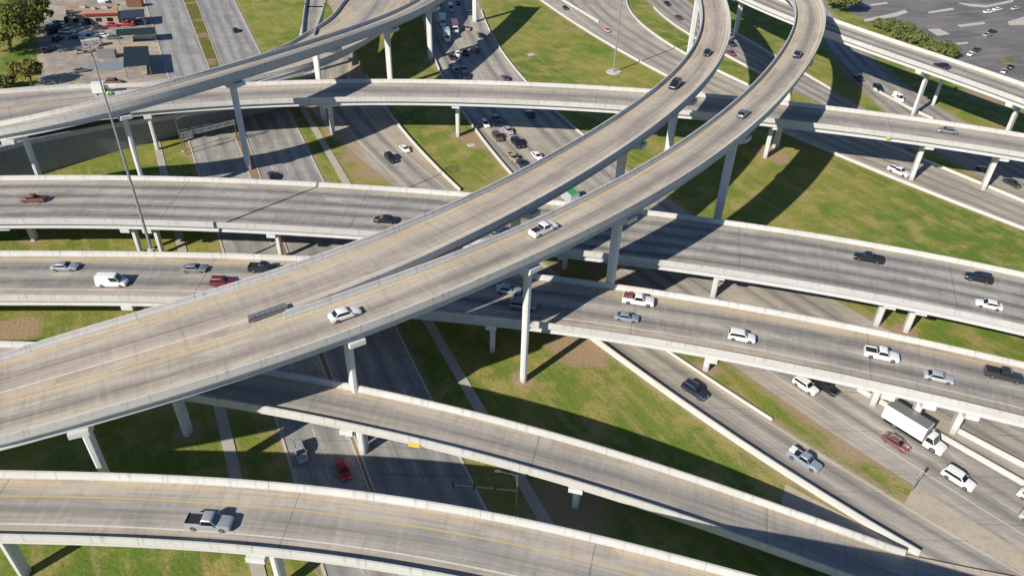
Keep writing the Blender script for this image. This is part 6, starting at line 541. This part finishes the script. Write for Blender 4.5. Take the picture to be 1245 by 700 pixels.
barrier(dens(cut('ramp_road', 1, 77, 94, 0.3)), 'low dark edged barrier beside the grass strip, above the dark blue car', 0.5)
barrier(dens(cut('freeway', 0, 140, 260, -0.3)), 'barrier along the left curb of the jammed freeway')
barrier(dens(cut('freeway', 1, 165, 270, 0.3)), 'white edged barrier along the right side of the jammed freeway', 0.6)
barrier(dens(MED[:2], 3), 'median barrier right behind the white box truck', 0.95)
barrier(dens(MED[2:4], 3), 'second median barrier beyond the shaded gap from the box truck', 0.95)
barrier(dens(cut('connector', 0, 125, 290)), 'long white barrier along the near side of the road above the sunny lawn', 0.75)
barrier(dens(cut('connector', 1, 200, 290)), 'white barrier along the far side of the road beside the grass strip', 0.75)
barrier(dens(cut('connector', 1, 122, 172)), 'white barrier along the road beneath the narrow back bridge', 0.75)
barrier(dens(cut('frontage', 0, 205, 280)), 'white barrier between the grass strip and the road with the brown car', 0.7)
barrier(dens(cut('frontage', 1, 205, 262)), 'pale barrier right of the inner flyover in the shade', 0.7)
barrier(dens([(99.5 * SC, 206.5 * SC), (104.0 * SC, 193.5 * SC), (107.5 * SC, 186.5 * SC)], 3), 'short white barrier left of the parked looking white van', 0.75)
barrier(dens([(14.7 * SC, 286.4 * SC), (26.5 * SC, 260.2 * SC)], 3), 'straight white divider beside the narrow lane at the top', 0.85)

# ---------------------------------------------------------------- lighting masts, signals, gantry
def high_mast(x, y, h, label, pad, zb=0.0):
    h -= zb; r = empty('light_mast', (x, y, zb)); tag(r, label, 'light mast', 'tall lighting masts')
    q = MB(); q.tube((0, 0, 0), (0, 0, h), 0.30, 0.13, 12); q.build('pole', M['pole'], r, smooth=True)
    q = MB(); q.tube((0, 0, -0.1), (0, 0, 1.3 if not pad else 0.3), 0.8 if not pad else 2.6, 0.7 if not pad else 2.5, 16); q.build('base', M['conc'], r)
    q = MB(); n = 20; rad = 1.35
    for i in range(n):
        a0, a1 = 2 * math.pi * i / n, 2 * math.pi * (i + 1) / n
        q.tube((rad * math.cos(a0), rad * math.sin(a0), h - 0.4), (rad * math.cos(a1), rad * math.sin(a1), h - 0.4), 0.07, 0.07, 6)
    for i in range(4):
        a0 = math.pi / 2 * i; q.tube((0, 0, h - 0.25), (rad * math.cos(a0), rad * math.sin(a0), h - 0.4), 0.05, 0.05, 6)
    q.build('ring', M['pole'], r)
    for i in range(8):
        a0 = 2 * math.pi * i / 8; cx, cy = 1.75 * math.cos(a0), 1.75 * math.sin(a0)
        q = MB(); q.box(cx - 0.38, cx + 0.38, cy - 0.22, cy + 0.22, h - 0.62, h - 0.36, 0, a0, (cx, cy)); lm = q.build('luminaire', plain('luminaire_bronze', (0.12, 0.09, 0.06), 0.5) if i == 0 and 'lum' not in M else M['lum'], r, bevel=0.04)
        if 'lum' not in M: M['lum'] = lm.data.materials[0]
high_mast(*POLES['A'], 50.3, 'tall grey lighting mast on the railing between the two wide bridges on the left', False, 9.3)
high_mast(*POLES['F'], 42.0, 'tall pale lighting mast on a round pad in the back lawn', True)
def signal_pole(x, y, rz, label, arm=9.0):
    r = empty('signal_pole', (x, y, 0), rz); tag(r, label, 'traffic signal', 'street signal poles')
    q = MB(); q.tube((0, 0, 0), (0, 0, 9.2), 0.16, 0.10, 8); q.tube((0, 0, 9.1), (2.6, 0, 9.9), 0.07, 0.05, 6); q.build('pole', M['steel'], r)
    q = MB(); q.tube((0, 0, 5.9), (arm, 0, 6.5), 0.13, 0.07, 8); q.build('mast_arm', M['steel'], r)
    q = MB(); q.box(2.3, 3.2, -0.16, 0.16, 9.8, 9.98); q.build('street_light', M['steel'], r, bevel=0.03)
    for i in range(3):
        q = MB(); xx = arm - 0.4 - i * 3.0; q.box(xx - 0.18, xx + 0.18, -0.16, 0.16, 5.75, 6.75); h_ = q.build('signal_head', M['sigyel'], r, bevel=0.02)
    q = MB(); q.tube((0, 0, -0.05), (0, 0, 0.25), 0.45, 0.4, 12); q.build('base', M['conc'], r)
signal_pole(*SIG[0], R_(28), 'grey signal pole at the shaded street corner under the upper left bridges', 9.0)
signal_pole(*SIG[1], R_(178), 'grey signal pole in the shade between the two lower ramps', 9.5)
(gx0, gy0), (gx1, gy1) = GANTRY; dx, dy = gx1 - gx0, gy1 - gy0; Lg = math.hypot(dx, dy)
r = empty('sign_gantry', (gx0, gy0, 0), math.atan2(dy, dx)); tag(r, 'pale truss gantry spanning the shaded street at the upper left', 'gantry')
for k in (0, 1):
    q = MB(); q.tube((k * Lg, 0, 0), (k * Lg, 0, 6.2), 0.16, 0.14, 8); q.build('post', M['steel'], r)
q = MB()
for yy, zz in ((-0.4, 5.2), (0.4, 5.2), (-0.4, 6.1), (0.4, 6.1)): q.tube((-0.4, yy, zz), (Lg + 0.4, yy, zz), 0.07, 0.07, 6)
nb = int(Lg / 1.1)
for i in range(nb):
    x0, x1 = i * Lg / nb, (i + 1) * Lg / nb
    for yy in (-0.4, 0.4): q.tube((x0, yy, 5.2 if i % 2 else 6.1), (x1, yy, 6.1 if i % 2 else 5.2), 0.04, 0.04, 5)
q.build('truss', plain('truss_paint', (0.40, 0.41, 0.41), 0.5), r)
q = MB(); q.box(0.6, 2.6, -0.6, -0.5, 4.6, 6.6); q.build('sign_panel', M['signback'], r)

for k, l in (('drain1', 'pale concrete drain slab in the lawn beside the jammed freeway'), ('drain2', 'pale concrete drain slab on the small grass island with a bare patch')):
    q = MB(); x, y = PIX[k]; q.box(-1.1, 1.1, -0.8, 0.8, -0.2, 0.18); q.box(-0.7, 0.7, -0.4, 0.4, 0.17, 0.24); o = q.build('drain_inlet', M['conc'], bevel=0.04); o.location = (x, y, 0); o.rotation_euler.z = 0.4; tag(o, l, 'drain')
x, y = PIX['gore']; r = empty('road_sign', (x, y, 0), R_(48)); tag(r, 'small road sign on a thin post at the tip of the grass strip', 'sign')
q = MB(); q.tube((0, 0, -0.1), (0, 0, 4.2), 0.06, 0.06, 8); q.build('post', M['steel'], r)
q = MB(); q.box(-0.04, 0.0, -0.2, 0.2, 3.5, 4.3); q.build('panel', M['signback'], r, bevel=0.01)

# ---------------------------------------------------------------- dirt lot buildings
def shed(pts, z0, z1, name, label, cat, roof, wall, posts=False):
    q = pts; cx = sum(p[0] for p in q) / 4; cy = sum(p[1] for p in q) / 4
    r = empty(name, (cx, cy, 0)); tag(r, label, cat); L = [(x - cx, y - cy) for x, y in q]
    if not posts:
        mb = MB(); In = [(x * 0.96, y * 0.96) for x, y in L]
        mb.loft([[(x, y, 0) for x, y in In], [(x, y, z1 - 0.3) for x, y in In]]); mb.build('wall', wall, r)
        a, b = In[0], In[1]
        for k in range(4):
            t0, t1 = 0.08 + k * 0.23, 0.20 + k * 0.23; p0, p1 = lerp(a, b, t0), lerp(a, b, t1); d = Vector((p1[0] - p0[0], p1[1] - p0[1], 0)).normalized(); nn = Vector((d.y, -d.x, 0)) * 0.06
            mb = MB(); P = [(p0[0], p0[1]), (p1[0], p1[1])]; zb = 0.0 if k == 1 else 0.9
            mb.loft([[(P[0][0] + nn.x, P[0][1] + nn.y, zb), (P[0][0] - nn.x, P[0][1] - nn.y, zb), (P[0][0] - nn.x, P[0][1] - nn.y, 2.3), (P[0][0] + nn.x, P[0][1] + nn.y, 2.3)], [(P[1][0] + nn.x, P[1][1] + nn.y, zb), (P[1][0] - nn.x, P[1][1] - nn.y, zb), (P[1][0] - nn.x, P[1][1] - nn.y, 2.3), (P[1][0] + nn.x, P[1][1] + nn.y, 2.3)]])
            mb.build('door' if k == 1 else 'window', M['glass'], r)
    else:
        for x, y in L:
            mb = MB(); mb.tube((x * 0.92, y * 0.92, 0), (x * 0.92, y * 0.92, z1 - 0.2), 0.12, 0.12, 8); mb.build('post', M['steel'], r)
    mb = MB(); mb.loft([[(x, y, z1 - 0.35) for x, y in L], [(x, y, z1) for x, y in L]]); mb.build('roof', roof, r, bevel=0.04)
    return r
wall_m = plain('stucco_wall', (0.40, 0.33, 0.26), 0.9)
sh = shed(LOT['shop'], 0, 4.0, 'shop', 'low tan roofed shop with a red fascia on the dirt lot', 'building', lot_mat('shop_roof', (0.36, 0.24, 0.165), (0.42, 0.30, 0.20), (0.30, 0.18, 0.12)), wall_m)
a, b = LOT['shop'][0], LOT['shop'][1]; lx = sh.location
mb = MB(); A = (a[0] - lx.x, a[1] - lx.y - 0.03); Bq = (b[0] - lx.x, b[1] - lx.y - 0.03); m0 = lerp(A, Bq, 0.35)
mb.loft([[(m0[0], m0[1] - 0.15, 3.2), (m0[0], m0[1], 3.2), (m0[0], m0[1], 4.05), (m0[0], m0[1] - 0.15, 4.05)], [(Bq[0], Bq[1] - 0.15, 3.2), (Bq[0], Bq[1], 3.2), (Bq[0], Bq[1], 4.05), (Bq[0], Bq[1] - 0.15, 4.05)]]); mb.build('fascia', plain('red_fascia', (0.24, 0.03, 0.04), 0.5), sh)
for i, (fx_, fy_, w_) in enumerate(((-3.5, 0.6, 1.1), (1.2, -0.8, 0.8), (4.6, 0.9, 1.3))):
    q = MB(); q.box(fx_ - w_, fx_ + w_, fy_ - .7, fy_ + .7, 4.0, 4.9); q.build('roof_unit', M['signback'], sh, bevel=0.05)
for ((cx_, cy_), yw), l_, cl in zip(BOXES, ('dark steel container in the shade of the big tree', 'black steel container against the left end of the shop', 'grey steel container left of the square carport', 'pale steel container alone on the open dirt lot', 'rusty steel container behind the dark blue carport', 'white steel container below the long green carport'), ((0.03, 0.035, 0.04), (0.02, 0.02, 0.022), (0.20, 0.21, 0.22), (0.46, 0.45, 0.42), (0.20, 0.09, 0.05), (0.62, 0.62, 0.60))):
    r = empty('steel_container', (cx_, cy_, 0), R_(yw)); tag(r, l_, 'container', 'containers on the dirt lot'); cm = plain('container_' + l_.split()[0], cl, 0.6)
    q = MB(); n_ = 22
    for k in range(n_):
        x0 = -3.0 + 6.0 * k / n_; q.box(x0, x0 + 6.0 / n_ * (1.0 if k % 2 else 0.996), -1.15 - 0.04 * (k % 2), 1.15 + 0.04 * (k % 2), 0.12, 2.45)
    q.build('shell', cm, r)
    q = MB(); q.box(3.0, 3.05, -1.12, 1.12, 0.15, 2.42); q.build('door', cm, r, bevel=0.01)
    q = MB(); q.box(-3.02, 3.02, -1.22, 1.22, 2.45, 2.56); q.build('roof', cm, r, bevel=0.02)
shed(LOT['canopy1'], 0, 4.0, 'carport', 'dark blue flat carport roof beside the tan roofed shop', 'carport', plain('navy_roof', (0.035, 0.04, 0.065), 0.6), wall_m, True)
shed(LOT['canopy2'], 0, 3.6, 'carport', 'long narrow dark green carport by the street', 'carport', plain('green_roof', (0.014, 0.026, 0.024), 0.7), wall_m, True)
shed(LOT['canopy3'], 0, 4.5, 'carport', 'square dark teal carport nearest the bridge railing', 'carport', plain('teal_roof', (0.012, 0.024, 0.030), 0.65), wall_m, True)
poly('slab', LOT['slab'], 0.05, plain('blue_slab', (0.20, 0.24, 0.27), 0.8))

# ---------------------------------------------------------------- trees
def leaf_mat(name, a, b):
    t = NT(name, 0.75, 0.25); p = t.pos(); f = t.noise(p, 0.55, 4); h = t.noise(p, 3.0, 3)
    k = t.mix(t.ramp(f, 0.35, 0.65), a, b); k = t.mix(t.ramp(h, 0.5, 0.75, 0, 0.6), k, tuple(v * 0.55 for v in a)); return t.col(k)
LM = {'dark': leaf_mat('leaf_dark', (0.062, 0.088, 0.020), (0.150, 0.165, 0.030)), 'olive': leaf_mat('leaf_olive', (0.12, 0.12, 0.03), (0.19, 0.17, 0.05)), 'hedge': leaf_mat('leaf_hedge', (0.090, 0.120, 0.035), (0.165, 0.180, 0.060))}
def tree(x, y, h, rad, lm, label, cat='tree', name='tree', seed=0, leaves=5200, squash=0.8, group=None, trunk_h=0.35, leaf=0.34):
    rnd = random.Random(seed); r = empty(name, (x, y, 0)); tag(r, label, cat, group)
    q = MB(); th = h * trunk_h; q.tube((0, 0, -0.2), (0.1 * rad, 0.05 * rad, th), 0.06 * rad + 0.08, 0.04 * rad + 0.05, 8)
    ends = []
    for i in range(9):
        a = 2 * math.pi * i / 9 + rnd.uniform(-.3, .3); rr = rad * rnd.uniform(0.35, 0.75); zz = th + (h - th) * rnd.uniform(0.25, 0.85)
        q.tube((0.1 * rad, 0.05 * rad, th - 0.1), (rr * math.cos(a), rr * math.sin(a), zz), 0.03 * rad + 0.03, 0.02, 6); ends.append((rr * math.cos(a), rr * math.sin(a), zz))
    q.build('trunk', M['bark'], r)
    cl = []
    for i in range(46):
        a = rnd.uniform(0, 2 * math.pi); u = rnd.uniform(-0.8, 1); rr = rad * (0.3 + 0.7 * rnd.random() ** 0.5) * math.sqrt(max(0.05, 1 - u * u * 0.8))
        cl.append((rr * math.cos(a), rr * math.sin(a), th + (h - th) * 0.5 + u * (h - th) * 0.5 * squash + 0.06 * h, rad * rnd.uniform(0.16, 0.34)))
    mb = MB()
    for i in range(leaves):
        cx, cy, cz, cr = cl[rnd.randrange(len(cl))]
        d = Vector((rnd.gauss(0, 1), rnd.gauss(0, 1), rnd.gauss(0, 1))).normalized() * cr * rnd.random() ** 0.4
        c = Vector((cx, cy, cz)) + d; nn = (d.normalized() + Vector((rnd.uniform(-.8, .8), rnd.uniform(-.8, .8), rnd.uniform(-.3, 1)))).normalized(); t1 = nn.orthogonal().normalized(); t2 = nn.cross(t1); sz = leaf * rnd.uniform(0.6, 1.4)
        a = rnd.uniform(0, 6.28); e1 = t1 * math.cos(a) + t2 * math.sin(a); e2 = t2 * math.cos(a) - t1 * math.sin(a)
        k = len(mb.v); mb.v += [tuple(c - e1 * sz), tuple(c + e2 * sz * 0.6), tuple(c + e1 * sz), tuple(c - e2 * sz * 0.6)]; mb.f.append((k, k + 1, k + 2, k + 3)); mb.mi.append(0)
    me = bpy.data.meshes.new('crown'); me.from_pydata(mb.v, [], mb.f); me.materials.append(LM[lm]); o = bpy.data.objects.new('crown', me); COL.objects.link(o); o.parent = r
    return r
tree(TREES[0][0], TREES[0][1], 13, 11.5, 'dark', 'big dark leafy tree in the upper left corner of the dirt lot', seed=3, leaves=9000, leaf=0.5)
tree(TREES[1][0], TREES[1][1], 11, 8.0, 'dark', 'dark tree on the shop side of the big corner tree', seed=5, leaves=5500, leaf=0.45)
tree(TREES[2][0], TREES[2][1], 7.5, 4.6, 'olive', 'small olive tree just behind the bridge railing', seed=8, leaves=3200, leaf=0.36)
tree(TREES[3][0], TREES[3][1], 4, 3.2, 'hedge', 'low grey green bush at the left edge behind the railing', 'bush', 'bush', seed=9, leaves=2400, trunk_h=0.2)
tree(TREES[4][0], TREES[4][1], 10, 7.5, 'hedge', 'round tree beside the parking lot and the outer flyover bend', seed=12, leaves=6000, leaf=0.45)
for i, (x, y) in enumerate(HEDGE):
    tree(x + (i % 3 - 1) * 0.9, y + (i % 2) * 1.5, 2.7 + (i * 37 % 5) * 0.35, 3.6 + (i * 53 % 4) * 0.5, 'hedge', 'bushy green shrub in the row between the right bridge and the parking lot', 'shrub', 'shrub', seed=20 + i, leaves=2600, trunk_h=0.15, squash=0.95, group='shrubs in the row by the parking lot', leaf=0.38)

# ---------------------------------------------------------------- vehicles
def ring(x, w, zs, wt): return [(x, -w, zs[0]), (x, -w, zs[1]), (x, -wt, zs[2]), (x, wt, zs[2]), (x, w, zs[1]), (x, w, zs[0])]
SPEC = {  # L, W, body stations (x fraction, belt z, top z, width factor), greenhouse (rear base, rear top, front top, front base), roof z, wheel r
 'sedan': dict(L=4.75, W=1.84, st=[(-.5, .55, .72, .86), (-.485, .62, .93, .93), (-.30, .72, .97, 1.), (0, .74, .95, 1.), (.22, .72, .93, 1.), (.42, .66, .82, .96), (.485, .58, .70, .88), (.5, .50, .60, .82)], gh=(-.385, -.235, .055, .225), zb=.93, zr=1.45, r=.33),
 'suv': dict(L=4.85, W=1.94, st=[(-.5, .62, .90, .9), (-.49, .8, 1.08, .96), (-.25, .85, 1.10, 1.), (.18, .85, 1.08, 1.), (.40, .80, .98, .97), (.485, .70, .86, .9), (.5, .58, .72, .84)], gh=(-.485, -.43, .06, .215), zb=1.07, zr=1.74, r=.37),
 'pickup': dict(L=5.75, W=2.02, st=[(-.5, .65, .92, .95), (-.49, .8, 1.08, .98), (-.13, .86, 1.10, 1.), (.22, .86, 1.12, 1.), (.42, .82, 1.06, .98), (.49, .74, .95, .93), (.5, .60, .76, .9)], gh=(-.135, -.10, .11, .225), zb=1.09, zr=1.90, r=.40),
 'van': dict(L=5.9, W=2.05, st=[(-.5, .7, 1.2, .95), (-.49, .9, 1.35, .98), (0, 1.0, 1.4, 1.), (.28, 1.0, 1.34, 1.), (.40, .92, 1.16, .98), (.485, .75, .98, .92), (.5, .6, .8, .88)], gh=(-.495, -.475, .20, .345), zb=1.33, zr=2.55, r=.38),
 'truck': dict(L=9.0, W=2.25, st=[(.20, .8, 1.25, 1.), (.22, .9, 1.35, 1.), (.36, .95, 1.35, 1.), (.46, .9, 1.25, .97), (.495, .75, 1.05, .93), (.5, .6, .9, .9)], gh=(.205, .215, .30, .36), zb=1.33, zr=2.55, r=.48)}
CACHE = {}
def quad_panel(pts, push=0.012, inset=0.10):
    P = [Vector(p) for p in pts]; c = sum(P, Vector()) / 4; n = (P[1] - P[0]).cross(P[2] - P[0]).normalized()
    if n.dot(c - Vector((c.x * 0.3, 0, 0.8))) < 0: n = -n
    q = [c + (p - c) * (1 - inset) for p in P]
    mb = MB(); mb.add([tuple(p + n * push) for p in q] + [tuple(p - n * 0.02) for p in q], [(0, 1, 2, 3), (7, 6, 5, 4), (0, 4, 5, 1), (1, 5, 6, 2), (2, 6, 7, 3), (3, 7, 4, 0)]); return mb
def vehicle_kit(kind, boxh=None):
    key = (kind, boxh)
    if key in CACHE: return CACHE[key]
    S_ = SPEC[kind]; L, W = S_['L'], S_['W']; body = MB()
    body.loft([ring(f * L, W / 2 * k, (0.28, zb, zt), W / 2 * k * 0.90) for f, zb, zt, k in S_['st']])
    g0, g1, g2, g3 = [f * L for f in S_['gh']]; wb = W / 2 * 0.90; wt = W / 2 * 0.72 if kind in ('sedan',) else W / 2 * 0.78; zb, zr = S_['zb'] - 0.03, S_['zr']
    if kind in ('van', 'truck'): wt = W / 2 * 0.86
    B0 = [(g0, -wb, zb), (g3, -wb, zb), (g3, wb, zb), (g0, wb, zb)]; T0 = [(g1, -wt, zr), (g2, -wt, zr), (g2, wt, zr), (g1, wt, zr)]
    mid = [lerp(b, t, 0.86) for b, t in zip(B0, T0)]; top = [(x * 1.0 + (0.12 if i in (0, 3) else -0.12), y * 0.93, z) for i, (x, y, z) in enumerate(T0)]
    mid = [(x, y * 1.03, z) for x, y, z in mid]
    body.loft([B0, mid, top])
    parts = [('body', body.mesh('body', [M['white']], smooth=True, bevel=0.045), 'P', (0, 0, 0), [])]
    wins = [[B0[1], B0[2], mid[2], mid[1]], [B0[3], B0[0], mid[0], mid[3]], [B0[0], B0[1], mid[1], mid[0]], [B0[2], B0[3], mid[3], mid[2]]]
    for i, wq in enumerate(wins):
        if kind == 'van' and i > 0:
            if i == 1: wq = [lerp(lerp(wq[0], wq[3], .35), lerp(wq[1], wq[2], .35), t) for t in (.08, .92)] + [lerp(lerp(wq[0], wq[3], .9), lerp(wq[1], wq[2], .9), t) for t in (.92, .08)]
            else:
                a, b = (0.62, 1.0) if i == 2 else (0.0, 0.38); wq = [lerp(wq[0], wq[1], a), lerp(wq[0], wq[1], b), lerp(wq[3], wq[2], b), lerp(wq[3], wq[2], a)]
        parts.append(('window', quad_panel(wq, 0.012, 0.10).mesh('window', [M['glass']]), None, (0, 0, 0), []))
    r = S_['r']; axles = {'sedan': (-.30, .305), 'suv': (-.29, .30), 'pickup': (-.30, .325), 'van': (-.30, .33), 'truck': (-.27, .36)}[kind]
    ty = MB(); ty.tube((0, -0.13, 0), (0, 0.13, 0), r, r, 18); tm = ty.mesh('wheel', [M['dark']], smooth=True, bevel=0.03)
    rm = MB(); rm.tube((0, -0.142, 0), (0, 0.142, 0), r * 0.62, r * 0.62, 14); rmm = rm.mesh('rim', [M['rim']], smooth=True)
    for ax in axles:
        for sd in (-1, 1): parts.append(('wheel', tm, None, (ax * L, sd * (W / 2 - 0.12), r), [('rim', rmm)]))
    fx = S_['st'][-2][0] * L; fz = S_['st'][-2][1]; fw = W / 2 * S_['st'][-2][3]
    rx = S_['st'][1][0] * L; rz = S_['st'][1][1]
    for sd in (-1, 1):
        q = MB(); q.box(fx - 0.12, fx + 0.05, sd * (fw - 0.28) - 0.2, sd * (fw - 0.28) + 0.2, fz - 0.04, fz + 0.12); parts.append(('headlight', q.mesh('headlight', [M['lamp']], bevel=0.02), None, (0, 0, 0), []))
        if kind != 'truck':
            q = MB(); q.box(rx - 0.05, rx + 0.06, sd * (W / 2 - 0.24) - 0.15, sd * (W / 2 - 0.24) + 0.15, rz - 0.02, rz + 0.20); parts.append(('taillight', q.mesh('taillight', [M['tail']], bevel=0.02), None, (0, 0, 0), []))
        q = MB(); q.box(g3 - 0.42, g3 - 0.24, sd * (W / 2 + 0.08) - 0.10, sd * (W / 2 + 0.08) + 0.10, zb + 0.02, zb + 0.20); parts.append(('mirror', q.mesh('mirror', [M['white']], bevel=0.03), 'P', (0, 0, 0), []))
    q = MB(); q.box(-L * .46, L * .46, -W * .42, W * .42, 0.2, 0.34); parts.append(('underbody', q.mesh('underbody', [M['dark']]), None, (0, 0, 0), []))
    if kind == 'pickup':
        q = MB(); x0, x1 = -.485 * L, -.15 * L; wi = W / 2 * .80
        q.box(x0 + .08, x1, -wi, wi, 1.085, 1.112); parts.append(('bed', q.mesh('bed', [M['bed']]), None, (0, 0, 0), []))
        for sd in (-1, 1):
            q = MB(); q.box(x0, x1, sd * (wi + .06) - .06, sd * (wi + .06) + .06, 1.07, 1.30); parts.append(('bed_side', q.mesh('bed_side', [M['white']], bevel=.03), 'P', (0, 0, 0), []))
        q = MB(); q.box(x0 - .02, x0 + .08, -wi - .1, wi + .1, .85, 1.30); parts.append(('tailgate', q.mesh('tailgate', [M['white']], bevel=.03), 'P', (0, 0, 0), []))
    if kind == 'truck':
        hb = boxh or 1.9
        q = MB(); q.box(-L * .5, L * .185, -1.22, 1.22, .95, .95 + hb + 0.9); parts.append(('cargo_box', q.mesh('cargo_box', [M['white'], M['conc']], bevel=.03), 'B', (0, 0, 0), []))
        q = MB(); q.box(-L * .49, L * .18, -1.15, 1.15, .95 + hb + 0.905, .95 + hb + 0.93); parts.append(('box_roof', q.mesh('box_roof', [M['conc']]), 'R', (0, 0, 0), []))
        q = MB(); q.box(-L * .5, L * .22, -.5, .5, .55, .94); parts.append(('chassis', q.mesh('chassis', [M['dark']]), None, (0, 0, 0), []))
    if kind == 'suv':
        for sd in (-1, 1):
            q = MB(); q.tube((g1 + .25, sd * wt * .9, zr + .06), (g2 - .25, sd * wt * .9, zr + .06), .03, .03, 6); parts.append(('roof_rail', q.mesh('roof_rail', [M['rim']]), None, (0, 0, 0), []))
    CACHE[key] = parts; return parts
BOXC = {'lime': ('white', 'white'), 'whitelime': ('white', 'white'), 'white': ('white', 'pewter'), 'teal': ('teal', 'whitesilver'), 'plum': ('plum', 'plum'), 'green': ('whitesilver', 'green')}
CABC = {'lime': (0.52, 0.66, 0.22), 'whitelime': (0.52, 0.66, 0.22)}
NAME = {'sedan': ('car', 'car'), 'suv': ('car', 'car'), 'pickup': ('pickup_truck', 'pickup'), 'van': ('van', 'van'), 'truck': ('box_truck', 'truck')}
GRP = {'lot': 'vehicles parked off the road'}
def place(kind, col, x, y, z, yaw, sc, label, extra):
    nm, cat = NAME[kind]; r = empty(nm, (x, y, z), yaw); r.scale = (sc, sc, sc) if kind != 'truck' else (sc, 1.0, 1.0)
    if kind == 'truck' and sc < 0.7: r.scale = (sc, 0.95, 0.9)
    tag(r, label, cat, 'vehicles on the interchange')
    hb = None
    for pn, me, role, loc, subs in vehicle_kit(kind, hb):
        o = bpy.data.objects.new(pn, me); COL.objects.link(o); o.parent = r; o.location = loc
        pm = paint(col) if role == 'P' else None
        if kind == 'truck' and role == 'P':
            pm = paint('white') if col not in CABC else None
            if col in CABC:
                if 'cab_' + col not in PM: PM['cab_' + col] = plain('paint_cab_lime', CABC[col], 0.3, 0, 0.5, 0.8)
                pm = PM['cab_' + col]
        if role in ('B', 'R'): pm = paint(BOXC[col][0 if role == 'B' else 1])
        if pm:
            for s_ in o.material_slots: s_.link = 'OBJECT'; s_.material = pm
        for sn, sm in subs:
            c = bpy.data.objects.new(sn, sm); COL.objects.link(c); c.parent = o
    if extra == 'load':
        for i, (x0, x1, h_) in enumerate(((-2.6, -1.8, .55), (-1.75, -1.0, .75))):
            q = MB(); q.box(x0, x1, -.72, .72, .02, h_); o = q.build('crate', paint('maroon'), None, bevel=.08); T = Matrix.Translation((x, y, z)) @ Matrix.Rotation(yaw, 4, 'Z'); o.matrix_world = T @ Matrix.Translation((0, 0, 1.115))
            tag(o, 'maroon crate in the pickup bed nearest the tailgate' if i == 0 else 'taller maroon crate in the pickup bed behind the cab', 'crate', 'crates in the white pickup bed')
    if extra == 'load2':
        q = MB(); q.box(-2.55, -1.6, -.6, .6, 0, .45); o = q.build('tool_box', paint('white'), None, bevel=.05); o.matrix_world = Matrix.Translation((x, y, z)) @ Matrix.Rotation(yaw, 4, 'Z') @ Matrix.Translation((0, 0, 1.11)); tag(o, 'white box in the bed of the silver blue pickup', 'tool box')
for v in VEH: place(*v)
